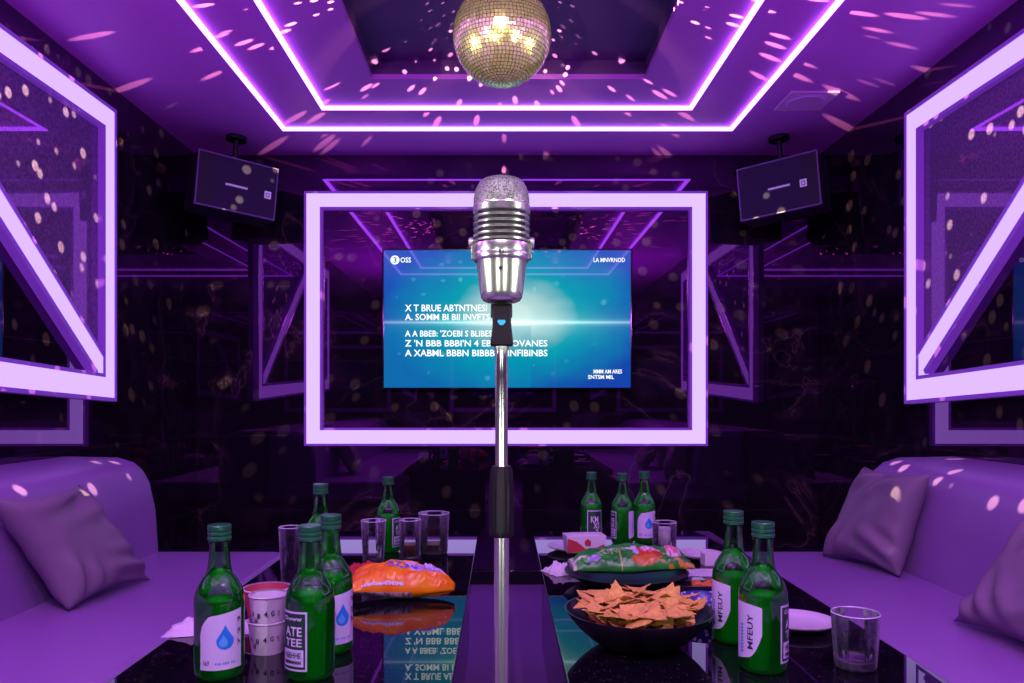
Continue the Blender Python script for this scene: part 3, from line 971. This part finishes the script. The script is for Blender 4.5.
# right table
bottle(591.5, 541, 0.89, [('emblem', 12), ('drop', 150)], 'green bottle with white emblem label, first of the far three on right table', level=0.140)
bottle(622.5, 543, 0.89, [('boxed', -78), ('script', 62)], 'green bottle between two others, its labels turned sideways, on right table', level=0.132)
bottle(644.5, 542, 0.905, [('drop', 4)], 'far green bottle with blue drop label beside the cloudy drink', level=0.140)
bottle(733.5, 640, 0.985, [('script', -62), ('drop', 150)], 'green bottle standing behind another beside the bowl of chips', level=0.136)
bottle(763, 669, 1.0, [('script', -58), ('boxed', 62)], 'nearest green bottle on the right table, before the white saucer', level=0.136)


# ---------------------------------------------------------------- glasses
def tumbler(px, py, r0, r1, h, label, name='tumbler', sides=0, drink=None, base=0.012, wall=0.0022, group=None, n=40):
    p = onz(px, py, TAB + 0.0005)
    t = thing(name, label, 'glass', p, 0, group)
    jag = None
    if sides:
        jag = lambda a, z: 1 - 0.045 * abs(math.cos(a * sides / 2)) ** 3
    lathe('glass_wall', [(r0 * 0.5, 0.001), (r0 * 0.92, 0.0), (r0, 0.003), (r0 + (r1 - r0) * 0.4, h * 0.4), (r1, h - 0.002), (r1 - wall * 0.5, h), (r1 - wall, h - 0.002),
                         (r0 + (r1 - r0) * 0.4 - wall, h * 0.4), (r0 - wall, base + 0.002), (r0 * 0.8, base), (0, base)], M['glass'], t, n if not sides else sides * 8, 0.9, jag)
    lathe('glass_base', [(0, 0.002), (r0 * 0.86, 0.002), (r0 * 0.93, 0.005), (r0 * 0.93, base * 0.8), (r0 * 0.8, base * 0.97), (0, base * 0.9)], M['glass_base'], t, 32, 0.9)
    lathe('rim', [(r1 - wall, h - 0.0008), (r1 - wall * 0.5, h + 0.0006), (r1 + 0.0003, h - 0.0008), (r1 - wall * 0.5, h - 0.002)], pbr('painted rim highlight', (0.55, 0.48, 0.72), 0.15) if 'rimmat' not in M else M['rimmat'], t, 40)
    if drink:
        m_, z1 = drink
        rr_ = lambda z: r0 + (r1 - r0) * z / h - wall - 0.0006
        lathe('drink', [(0, base + 0.0006), (rr_(base) * 0.97, base + 0.0006), (rr_(z1), z1), (0, z1)], m_, t, 36)
    return t


M['rimmat'] = pbr('painted glass rim highlight', (0.60, 0.52, 0.78), 0.12)  # pale opaque colour paints the highlight along the glass rims
tumbler(290.5, 583, 0.024, 0.031, 0.150, 'tall clear glass near the left sofa, behind the paper cups', 'tall_glass')
tumbler(373.5, 563, 0.031, 0.038, 0.128, 'clear shot glass before the far bottle on left table', 'tumbler', 8)
tumbler(410, 558.5, 0.031, 0.034, 0.120, 'small clear mug with amber dregs, nearer of the pair by the orange bag', 'tumbler', 0, (M['amber'], 0.045))
tumbler(434, 553, 0.044, 0.050, 0.128, 'wide faceted clear jar with amber dregs behind the small mug', 'glass_jar', 8, (M['amber'], 0.032))
tumbler(664.5, 554, 0.036, 0.038, 0.102, 'clear glass of cloudy drink beside the three far bottles', 'tumbler', 0, (M['milk'], 0.082))
tumbler(855.5, 667, 0.036, 0.0425, 0.100, 'empty clear rocks glass on the near corner of the right table', 'rocks_glass', 10, None, 0.018)


# ---------------------------------------------------------------- paper cups
def paper_cup(x, y, z, r0, r1, h, mat, label, marks=True, group=None):
    t = thing('paper_cup', label, 'cup', (x, y, z), 0, group)
    lathe('cup_wall', [(0, 0.004), (r0 * 0.93, 0.004), (r0 * 0.95, 0.0), (r0, 0.0), (r1 - 0.0006, h - 0.003), (r1 - 0.0018, h - 0.003), (r0 - 0.002, 0.0055), (0, 0.0055)], mat, t, 48, 0.6)
    lathe('rolled_rim', [(r1 - 0.002, h - 0.002), (r1, h - 0.0035), (r1 + 0.0016, h - 0.002), (r1 + 0.0006, h), (r1 - 0.001, h)], M['paper'], t, 48)
    if marks:
        for i, (s, ac, zf) in enumerate((('A', -40, 0.5), ('8', -16, 0.45), ('4', 8, 0.5), ('G', 30, 0.52), ('ii', -28, 0.3), ('Y', 50, 0.5))):
            zc = h * zf; r = r0 + (r1 - r0) * zf + 0.0012
            a = math.radians(ac)
            lettering('printed_mark', s, 0.007, 0.010, lambda x_, y_: (r * math.sin(a + x_ / r), -r * math.cos(a + x_ / r), zc + y_), M['ink'], t)
    return t


p = onz(267.5, 651, TAB + 0.0005)
paper_cup(p.x, p.y, p.z, 0.030, 0.0375, 0.062, M['paper'], 'white printed paper cup, lower of the stacked pair by the bottles')
paper_cup(p.x + 0.002, p.y, p.z + 0.048, 0.0295, 0.0365, 0.064, M['paper'], 'white printed paper cup, upper of the stacked pair by the bottles')
p = onz(267, 617, TAB + 0.0005)
paper_cup(p.x, p.y, p.z, 0.040, 0.052, 0.068, pbr('pinkish red card', (0.45, 0.06, 0.09), 0.5), 'squat red paper cup behind the stacked white cups', False)


# ---------------------------------------------------------------- crumpled tissues and papers
def crumple(name, label, cat, px, py, w, d, h, rot, seed, mat, n=26):
    p = onz(px, py, TAB + 0.001)
    V, Fc = [], []
    for j in range(n + 1):
        for i in range(n + 1):
            u, v = 2 * i / n - 1, 2 * j / n - 1
            q = mnoise.noise((u * 1.6 + seed, v * 1.6, seed)); q2 = mnoise.noise((u * 4 + seed, v * 4, 3)); q3 = mnoise.noise((u * 9, v * 9 + seed, 5))
            e = max(0, 1 - (u * u + v * v) * 0.45)
            z = h * max(0, (0.35 + 0.8 * abs(q) + 0.5 * abs(q2) + 0.25 * q3) * e * (1 - max(abs(u), abs(v)) ** 6))
            V.append((u * w / 2 * (1 + 0.12 * mnoise.noise((v * 2, seed, 0))), v * d / 2 * (1 + 0.15 * mnoise.noise((u * 2, seed, 9))), z))
    for j in range(n):
        for i in range(n):
            q = j * (n + 1) + i
            Fc.append((q, q + 1, q + n + 2, q + n + 1))
    o = mk(name, V, Fc, mat, None, True, auto=0.5)
    o.location = p; o.rotation_euler = (0, 0, rot)
    return tag(o, label, cat)


crumple('crumpled_tissue', 'crumpled white tissue lying behind the drop label bottle', 'tissue', 214, 629, 0.185, 0.10, 0.03, 0.12, 2, M['paper'])
crumple('crumpled_tissue', 'crumpled white tissue at the edge of the black serving dish', 'tissue', 561, 572, 0.085, 0.09, 0.035, 0.5, 8, M['paper'])
crumple('snack_wrapper', 'crumpled red foil wrapper behind the orange snack bag', 'wrapper', 362, 571, 0.13, 0.10, 0.028, 0.1, 5, pbr('red foil', (0.55, 0.03, 0.05), 0.3))
o = crumple('paper_napkin', 'flat white paper napkin between the white dish and the dark tray', 'napkin', 702, 572.5, 0.115, 0.10, 0.004, 0.0, 4, M['paper'])


# ---------------------------------------------------------------- plates, bowls
def dish(name, label, cat, px, py, r, h, mat, foot=0.55, lip=0.004, z=0.0):
    p = onz(px, py, TAB + 0.0005 + z)
    prof = [(0, 0.002), (r * foot * 0.9, 0.002), (r * foot, 0.0), (r * foot * 1.05, 0.002), (r * 0.82, h * 0.42), (r, h - lip * 0.6), (r + 0.001, h), (r - 0.003, h), (r * 0.80, h * 0.42 + lip), (r * foot, lip + 0.002), (0, lip + 0.002)]
    o = lathe(name, prof, mat, None, 64, 0.9)
    o.location = p
    return tag(o, label, cat)


dish('saucer', 'white saucer by the sofa behind the nearest bottle of right table', 'plate', 796, 627, 0.082, 0.018, M['white'], 0.6)
dish('plate', 'white plate under the red and white carton on right table', 'plate', 576, 550, 0.092, 0.016, M['white'], 0.6)
dish('shallow_dish', 'small white dish beside the cloudy drink at the sofa side', 'plate', 699, 559, 0.072, 0.020, M['white'], 0.5)
dish('serving_dish', 'black oval dish holding the green snack bag', 'dish', 626, 583, 0.163, 0.034, M['bowl'], 0.5)
# chips bowl
bp = onz(638.5, 645, TAB + 0.0005)
bw = lathe('snack_bowl', [(0, 0.003), (0.060, 0.003), (0.064, 0.0), (0.070, 0.001), (0.098, 0.018), (0.122, 0.040), (0.139, 0.060), (0.146, 0.0715), (0.1465, 0.073), (0.144, 0.073), (0.136, 0.060), (0.119, 0.042), (0.095, 0.022), (0.060, 0.007), (0, 0.006)],
           M['bowl'], None, 72, 0.9)
bw.location = bp
tag(bw, 'large black bowl full of orange corn chips', 'bowl')


def chip_mesh(seed):
    rc = random.Random(seed)
    n = 7
    tri = [Vector((0.0, 0.036)), Vector((-0.031, -0.019)), Vector((0.031, -0.019))]
    V, Fc, id_ = [], [], {}
    cv, tw = rc.uniform(3, 9), rc.uniform(-4, 4)
    for sd in (0, 1):
        for i in range(n + 1):
            for j in range(n + 1 - i):
                a, b = i / n, j / n; c = 1 - a - b
                q = tri[0] * a + tri[1] * b + tri[2] * c
                q = q * (1 - 0.10 * (max(a, b, c) - 0.33))
                z = cv * q.x * q.x + tw * q.x * q.y + 0.003 * mnoise.noise((q.x * 60 + seed, q.y * 60, 0))
                id_[(sd, i, j)] = len(V); V.append((q.x, q.y, z + (0.0018 if sd else 0)))
        for i in range(n):
            for j in range(n - i):
                f = (id_[(sd, i, j)], id_[(sd, i + 1, j)], id_[(sd, i, j + 1)]); Fc.append(f)
                if i + j < n - 1: Fc.append((id_[(sd, i + 1, j)], id_[(sd, i + 1, j + 1)], id_[(sd, i, j + 1)]))
    for k_ in range(n):
        for e in (((k_, 0), (k_ + 1, 0)), ((0, k_), (0, k_ + 1)), ((k_, n - k_), (k_ + 1, n - k_ - 1))):
            Fc.append((id_[(0,) + e[0]], id_[(0,) + e[1]], id_[(1,) + e[1]], id_[(1,) + e[0]]))
    return V, Fc


chips = []
for sd in range(4):
    V, Fc = chip_mesh(sd + 1)
    o = mk('corn_chip', V, Fc, M['chip'], None, True, auto=0.9)
    chips.append(o)
rc = random.Random(21)
spots = []
for ring_r, cnt, z, tl in ((0.035, 6, 0.026, 0.2), (0.068, 11, 0.040, 0.3), (0.090, 15, 0.058, 0.4), (0.052, 10, 0.055, 0.4), (0.015, 5, 0.066, 0.45), (0.070, 11, 0.070, 0.5), (0.035, 6, 0.078, 0.5), (0.096, 14, 0.077, 0.4), (0.074, 11, 0.082, 0.4), (0.108, 17, 0.083, 0.28)):
    for i in range(cnt):
        a = 2 * PI * (i + rc.uniform(-0.25, 0.25)) / cnt
        q = ring_r + rc.uniform(-0.008, 0.008)
        spots.append((q * math.cos(a), q * math.sin(a), z + rc.uniform(-0.004, 0.004), a, tl))
for i, (x, y, z, a, tl) in enumerate(spots):
    o = chips[i] if i < 4 else chips[i % 4].copy()
    if i >= 4: COL.objects.link(o)
    o.location = bp + Vector((x, y, z))
    o.rotation_euler = (rc.uniform(-tl, tl) + (0.25 if y > 0 else -0.1), rc.uniform(-tl, tl), rc.uniform(0, 2 * PI))
    tag(o, 'triangular orange corn chip heaped in the large black bowl', 'chip', 'corn chips in the black bowl')
# one chip standing up out of the heap
for dx, dy, rz_, rx_ in ((-0.04, 0.03, 0.2, 1.1), (0.066, 0.03, -0.5, 0.8)):
    o = chips[1].copy(); COL.objects.link(o)
    o.location = bp + Vector((dx, dy, 0.090)); o.rotation_euler = (rx_, 0.1, rz_)
    tag(o, 'triangular orange corn chip heaped in the large black bowl', 'chip', 'corn chips in the black bowl')

# red and white carton
p = onz(584, 551, TAB + 0.0175)
t = thing('food_carton', 'small red and white paper carton sitting on the white plate', 'carton', p, 0.12)
ct = [(-0.062, -0.036), (0.062, -0.036), (0.062, 0.036), (-0.062, 0.036)]
bm = bmesh.new()
A = [bm.verts.new((x * 0.92, y * 0.9, 0.0)) for x, y in ct]; B = [bm.verts.new((x, y, 0.052)) for x, y in ct]
bm.faces.new(A)
for i in range(4): bm.faces.new((A[i], B[i], B[(i + 1) % 4], A[(i + 1) % 4]))
C_ = [bm.verts.new((x * 0.96, y * 0.94, 0.050)) for x, y in ct]; D_ = [bm.verts.new((x * 0.6, y * 0.5, 0.056)) for x, y in ct]
for i in range(4): bm.faces.new((B[i], C_[i], C_[(i + 1) % 4], B[(i + 1) % 4])); bm.faces.new((C_[i], D_[i], D_[(i + 1) % 4], C_[(i + 1) % 4]))
bm.faces.new(D_)
mkbm('carton_body', bm, M['paper'], t)
prism('red_band', [(-0.060, 0.004), (-0.059, 0.046), (-0.030, 0.036), (-0.004, 0.014), (0.02, 0.012), (0.056, 0.026), (0.058, 0.004)], 'y', -0.0378, -0.0350, M['red'], t)
prism('red_emblem', [(-0.004, 0.024), (0.012, 0.024), (0.014, 0.036), (0.004, 0.044), (-0.006, 0.036)], 'y', -0.0382, -0.0352, M['red'], t)
# small white box
p = onz(712.5, 565, TAB + 0.0005)
t = thing('paper_box', 'small open white paper box in front of the white dish', 'box', p, 0.1)
o_ = [(-0.030, -0.02), (0.030, -0.02), (0.030, 0.02), (-0.030, 0.02)]
loopframe('box_side', o_, inset(o_, 0.002), 'z', 0.0, 0.036, M['paper'], t)
prism('box_floor', o_, 'z', 0.0, 0.003, M['paper'], t)
# tray with fried food
p = onz(702, 591, TAB + 0.0005)
t = thing('food_tray', 'dark oblong tray behind the two near bottles, holding orange snacks', 'tray', p, 0.0)
o_ = [(-0.068, -0.032), (0.068, -0.032), (0.068, 0.032), (-0.068, 0.032)]
prism('tray_floor', o_, 'z', 0.0, 0.004, M['bowl'], t)
loopframe('tray_side', inset(o_, -0.006), inset(o_, 0.002), 'z', 0.002, 0.020, M['bowl'], t)
for i, (dx, dy, rz_) in enumerate(((0.01, -0.006, 0.3), (0.036, 0.004, -0.4), (0.022, 0.014, 1.2), (0.048, -0.012, 0.8), (-0.012, 0.008, 2.0))):
    bm = bmesh.new(); bmesh.ops.create_icosphere(bm, subdivisions=3, radius=0.014)
    for v in bm.verts:
        v.co = Vector((v.co.x * 1.4, v.co.y * 0.9, v.co.z * 0.75)) * (1 + 0.35 * mnoise.noise(v.co * 90 + Vector((i * 7, 0, 0))))
    o = mkbm('fried_snack', bm, M['food'] if i % 2 == 0 else pbr('red fried food', (0.42, 0.05, 0.02), 0.5), None, True)
    o.location = p + Vector((dx, dy, 0.0155)); o.rotation_euler = (0, 0, rz_)
    tag(o, 'small orange fried snack piece lying in the dark oblong tray', 'snack', 'fried snacks in the tray')
# patterned blue-white bowl
m, nt, out = newmat('blue and white pattern')
tc = N(nt, 'TexCoord'); vo = N(nt, 'TexVoronoi'); vo.inputs['Scale'].default_value = 95
nt.links.new(tc.outputs['Object'], vo.inputs['Vector'])
b = N(nt, 'BsdfPrincipled'); setin(b, Roughness=0.3)
nt.links.new(ramp(nt, vo.outputs['Distance'], [(0.34, (0.70, 0.64, 0.80)), (0.42, (0.03, 0.04, 0.30))]), b.inputs['Base Color']); nt.links.new(b.outputs[0], out.inputs[0])
p = onz(703, 616, TAB + 0.0005)
o = lathe('small_bowl', [(0, 0.003), (0.030, 0.003), (0.032, 0.0), (0.036, 0.002), (0.050, 0.020), (0.056, 0.044), (0.0535, 0.045), (0.047, 0.021), (0.03, 0.007), (0, 0.007)], m, None, 48, 0.9)
o.location = p
tag(o, 'small blue and white patterned bowl behind the large chip bowl', 'bowl')


# ---------------------------------------------------------------- snack bags
def snack_bag(name, label, px, py, L, Wd, H, rot, colf, z=0.0, tilt=(0, 0), seed=0, taper=0.0, wr=0.010, taper2=0.0):
    p = onz(px, py, TAB + 0.001)
    p.z += z
    nu, nv = 110, 64
    def surf(u, v, side):
        e = max(0.0, 1 - abs(u) ** 2.1)
        g = max(0.0, 1 - abs(v) ** 2.2)
        wdt = Wd / 2 * (0.78 + 0.22 * (abs(u) ** 3)) * (1 - taper * max(0, u) ** 1.3 - taper2 * max(0, -u) ** 1.3)
        h = H * (e ** 0.75) * (g ** 0.6)
        # sharp folds: ridged noise in several sizes
        w = wr * (1.1 * mnoise.noise((u * 2.6 + seed, v * 1.6, side * 3)) + 0.9 * (0.4 - abs(mnoise.noise((u * 4.5 + seed, v * 2.2 + u * 2, side * 5)))) + 0.5 * (0.3 - abs(mnoise.noise((u * 10 - v * 3, v * 4 + seed, 7)))))
        cr = 0.007 * math.sin(v * 13 + 3 * mnoise.noise((v * 2, seed, 1))) * max(0, abs(u) - 0.40) / 0.6
        x = u * L / 2; y = v * wdt
        mid = H * 0.34
        zz_ = mid + (h * 0.66 + w * min(1, g * 3) * min(1, e * 3)) if side > 0 else mid - min(mid - 0.001, h * 0.34 + 0.2 * w * min(1, g * 3))
        return Vector((x, y, zz_ + cr))
    V, Cc, Fc = [], [], []
    for si, side in enumerate((1, -1)):
        for j in range(nv + 1):
            for i in range(nu + 1):
                u, v = 2 * i / nu - 1, 2 * j / nv - 1
                q = surf(u, v, side)
                if i in (0, nu) or j in (0, nv):
                    q = (surf(u, v, 1) + surf(u, v, -1)) / 2
                if i in (0, nu): q.x += 0.002 * (1 if j % 2 else -1)
                V.append(q); Cc.append(colf(u, v, side))
    m_ = (nu + 1) * (nv + 1)
    def idx(s, i, j):
        if s and (i in (0, nu) or j in (0, nv)): s = 0
        return s * m_ + j * (nu + 1) + i
    for s in (0, 1):
        for j in range(nv):
            for i in range(nu):
                Fc.append((idx(s, i, j), idx(s, i + 1, j), idx(s, i + 1, j + 1), idx(s, i, j + 1)))
    used = sorted({i for f in Fc for i in f}); mp = {o: q for q, o in enumerate(used)}
    root = thing(name, label, 'snack bag', p, rot)
    root.rotation_euler = (tilt[0], tilt[1], rot)
    mk('bag_body', [V[i] for i in used], [tuple(mp[i] for i in f) for f in Fc], M['foil'], root, True, [Cc[i] for i in used])
    def write(nm, s, uc, vc, w, h, mat, ang=0.0):
        ca, sa = math.cos(ang), math.sin(ang)
        def f(x, y):
            x, y = x * ca - y * sa, x * sa + y * ca
            u = uc + x / (L / 2); v = vc + y / (Wd / 2)
            q = surf(u, v, 1); d = 0.004
            du = surf(u + d, v, 1) - surf(u - d, v, 1); dv = surf(u, v + d, 1) - surf(u, v - d, 1)
            nrm = du.cross(dv).normalized()
            if nrm.z < 0: nrm = -nrm
            return q + nrm * 0.0022
        return lettering(nm, s, w, h, f, mat, root)
    return root, write


def orange_col(u, v, side):
    n_ = mnoise.noise((u * 3, v * 3, 2))
    c = lerp3((0.86, 0.30, 0.005), (0.72, 0.14, 0.005), 0.45 + n_)
    if side < 0 and v < -0.55:
        if u < 0.25: c = (0.55, 0.45, 0.58) if mnoise.noise((u * 24, v * 8, 0)) > -0.1 else (0.18, 0.10, 0.2)
    if u < -0.90: c = (0.42, 0.04, 0.03)
    if (u - 0.52) ** 2 / 0.085 + (v + 0.06) ** 2 / 0.12 < 1: c = (0.36, 0.22, 0.58)
    if (u - 0.45) ** 2 / 0.16 + (v - 0.02) ** 2 / 0.22 < 1 and c[2] < 0.2 and v > -0.35: c = (0.60, 0.42, 0.50)
    if -0.16 < u < 0.12 and -0.40 < v < -0.02: c = lerp3(c, (0.85, 0.46, 0.02), 0.8)
    return c


bag, write = snack_bag('snack_bag', 'shiny orange snack bag with yellow and blue print lying on left table', 401, 597, 0.262, 0.15, 0.082, 0.0, orange_col, 0.002, (0.05, 0.04), 4, 0.78, 0.012)
write('lettering', 'BZ3', -0.06, -0.20, 0.050, 0.024, M['bluep'], 0.15)
write('lettering', 'N6', 0.19, -0.14, 0.030, 0.022, M['bluep'], -0.1)
write('lettering', 'WK8', 0.52, -0.10, 0.045, 0.022, M['ink_light'], -0.2)
write('lettering', 'MIMIMMIMIMI', -0.30, -0.93, 0.10, 0.004, M['ink_light'])


def green_col(u, v, side):
    c = lerp3((0.008, 0.16, 0.02), (0.025, 0.34, 0.03), 0.5 + mnoise.noise((u * 3, v * 3, 5)))
    if side < 0: return (0.02, 0.16, 0.04)
    w = v + 0.30
    if (u - 0.30) ** 2 / 0.050 + w ** 2 / 0.14 < 1:
        c = (0.55, 0.035, 0.02)
        if (u - 0.29) ** 2 / 0.018 + (w - 0.04) ** 2 / 0.045 < 1 and mnoise.noise((u * 22, v * 14, 1)) > -0.05: c = (0.74, 0.44, 0.42)
    if (u - 0.22) ** 2 / 0.06 + (v + 0.78) ** 2 / 0.03 < 1: c = (0.50, 0.16, 0.015)
    if 0.02 < u < 0.12 and -0.55 < v < 0.1: c = (0.52, 0.46, 0.66)
    if 0.62 < u < 0.90 and v > -0.45: c = (0.60, 0.14, 0.22) if mnoise.noise((u * 14, v * 9, 3)) > -0.05 else (0.62, 0.55, 0.62)
    if abs(v + 0.05 + 0.35 * abs(u - 0.2)) < 0.05: c = (0.62, 0.56, 0.58)
    if -0.72 < u < -0.52 and -0.80 < v < -0.45: c = (0.34, 0.27, 0.58)
    if abs(u + 0.20) < 0.014 and v < -0.1: c = (0.45, 0.52, 0.12)
    if u > 0.45 and v < -0.55 and mnoise.noise((u * 9, v * 7, 6)) > 0.15: c = (0.50, 0.26, 0.02)
    if u < -0.94: c = (0.45, 0.50, 0.40)
    return c


bag, write = snack_bag('snack_bag', 'green snack bag with red emblem resting in the black dish', 629, 581, 0.318, 0.18, 0.062, 0.06, green_col, 0.029, (0.08, -0.03), 9, 0.15, 0.013, 0.45)
write('lettering', 'SE8', 0.30, -0.26, 0.040, 0.022, M['ink_light'], 0.1)
write('lettering', 'KOWA', -0.34, -0.40, 0.075, 0.028, pbr('pale green print', (0.20, 0.45, 0.12), 0.4), 0.12)

# ---------------------------------------------------------------- lights
def lamp(kind, name, loc, color, energy, target=None, **kw):
    l = bpy.data.lights.new(name, kind)
    l.color = color; l.energy = energy
    for k_, v in kw.items():
        if hasattr(l, k_): setattr(l, k_, v)
    o = bpy.data.objects.new(name, l); COL.objects.link(o); o.location = loc
    if target is not None:
        d = Vector(target) - Vector(loc)
        o.rotation_euler = d.to_track_quat('-Z', 'Y').to_euler()
    return o


PUR = (0.70, 0.10, 1.0)
VIO = (0.86, 0.52, 1.0)
for s in (-1, 1):  # unseen purple lamps added to brighten the ceiling
    for yy in (0.55, 1.25):
        lamp('POINT', 'purple_fill', (s * 1.2, yy, 1.72), PUR, 13, shadow_soft_size=0.0)
for x, yy in ((-0.55, 0.25), (0.55, 0.25), (-0.25, -0.5), (0.25, -0.5)):  # unseen violet spots added to brighten the tables and sofas
    lamp('SPOT', 'violet_fill', (x, yy, 2.26), VIO, 46, (x * 1.1, yy + 1.9, 0.4), spot_size=1.9, spot_blend=0.8, shadow_soft_size=0.0)
# unseen warm spots added to gild the ball; the first makes its highlight
for loc, e in (((-0.10, 0.35, 2.20), 130), ((-0.9, 0.9, 1.5), 60), ((0.9, 0.9, 1.5), 60), ((-0.35, 0.6, 1.2), 40), ((1.2, 2.0, 1.6), 60), ((-1.2, 2.0, 1.6), 60)):
    lamp('SPOT', 'ball_fill_spot', loc, (1.0, 0.84, 0.42), e, BC, spot_size=0.24, spot_blend=0.4, shadow_soft_size=0.0)
# unseen neutral spots added to brighten the microphone and its stand
for s in (-1, 1):
    for zl, e in ((1.16, 34), (1.30, 14)):
        lamp('SPOT', 'mic_fill_spot', (s * 1.15, 0.42, zl), (1, 0.90, 1.0), e, (0, MY, 1.16), spot_size=0.20, spot_blend=0.4, shadow_soft_size=0.0)
    lamp('SPOT', 'mic_fill_spot', (s * 0.30, -0.1, 1.05), (1, 0.90, 1.0), 5, (0, MY, 1.15), spot_size=0.26, spot_blend=0.4, shadow_soft_size=0.0)
    lamp('SPOT', 'mic_fill_spot', (s * 0.42, -0.1, 0.85), (1, 0.90, 1.0), 14, (0, MY, 0.75), spot_size=0.5, spot_blend=0.4, shadow_soft_size=0.0)


# mirror-ball beams: spots with a dotted gobo, starting at the ball's surface
def gobo(loc, target, energy, size, seed):
    o = lamp('SPOT', 'mirror_ball_beams', loc, (1.0, 0.78, 0.46), energy, target, spot_size=size, spot_blend=0.0, shadow_soft_size=0.0)
    l = o.data; l.use_nodes = True
    nt = l.node_tree
    em = next(n for n in nt.nodes if n.type == 'EMISSION')
    tc = nt.nodes.new('ShaderNodeTexCoord')
    ad = nt.nodes.new('ShaderNodeVectorMath'); ad.operation = 'ADD'; ad.inputs[1].default_value = (seed, seed * 0.7, 0)
    vo = nt.nodes.new('ShaderNodeTexVoronoi'); vo.inputs['Scale'].default_value = 17.0; vo.inputs['Randomness'].default_value = 0.85
    nt.links.new(tc.outputs['Normal'], ad.inputs[0]); nt.links.new(ad.outputs[0], vo.inputs['Vector'])
    mr = nt.nodes.new('ShaderNodeMapRange'); mr.inputs['From Min'].default_value = 0.16; mr.inputs['From Max'].default_value = 0.24
    mr.inputs['To Min'].default_value = 1.0; mr.inputs['To Max'].default_value = 0.0
    nt.links.new(vo.outputs['Distance'], mr.inputs['Value'])
    nt.links.new(mr.outputs[0], em.inputs['Strength'])
    return o


for i, d in enumerate(((1, 0, -0.1), (-1, 0, -0.1), (0, 1, -0.1), (0, -1, -0.1))):
    d = Vector(d)
    o_ = BC + d.normalized() * (BR + 0.012)
    gobo(o_, o_ + d, 380, 1.62, 3.1 * i)
for i, d in enumerate(((1, 0, 1.2), (-1, 0, 1.2), (0, 1, 1.2), (0, -1, 1.2))):
    d = Vector(d)
    o_ = BC + d.normalized() * (BR + 0.012)
    gobo(o_, o_ + d, 45, 1.5, 3.1 * i + 1.7)

# ---------------------------------------------------------------- camera, world, colour
w = bpy.data.worlds.new('World'); sc.world = w; w.use_nodes = True
w.node_tree.nodes['Background'].inputs[0].default_value = (0.02, 0.008, 0.05, 1)
w.node_tree.nodes['Background'].inputs[1].default_value = 0.3
cam = bpy.data.cameras.new('camera'); co = bpy.data.objects.new('camera', cam); COL.objects.link(co)
co.location = (0, 0, EYE); co.rotation_euler = (PI / 2, 0, 0)
cam.sensor_width = 36; cam.lens = F / 1024 * 36
cam.shift_x = (512 - CX) / 1024; cam.shift_y = (CY - 341.5) / 1024
cam.clip_start = 0.02
sc.camera = co
sc.view_settings.view_transform = 'Standard'
sc.view_settings.look = 'None'
sc.view_settings.exposure = 0.0
cy = sc.cycles
cy.use_denoising = True
cy.max_bounces = 12; cy.transparent_max_bounces = 24; cy.glossy_bounces = 5; cy.transmission_bounces = 8; cy.diffuse_bounces = 3
cy.sample_clamp_indirect = 4.0
cy.caustics_reflective = False; cy.caustics_refractive = False
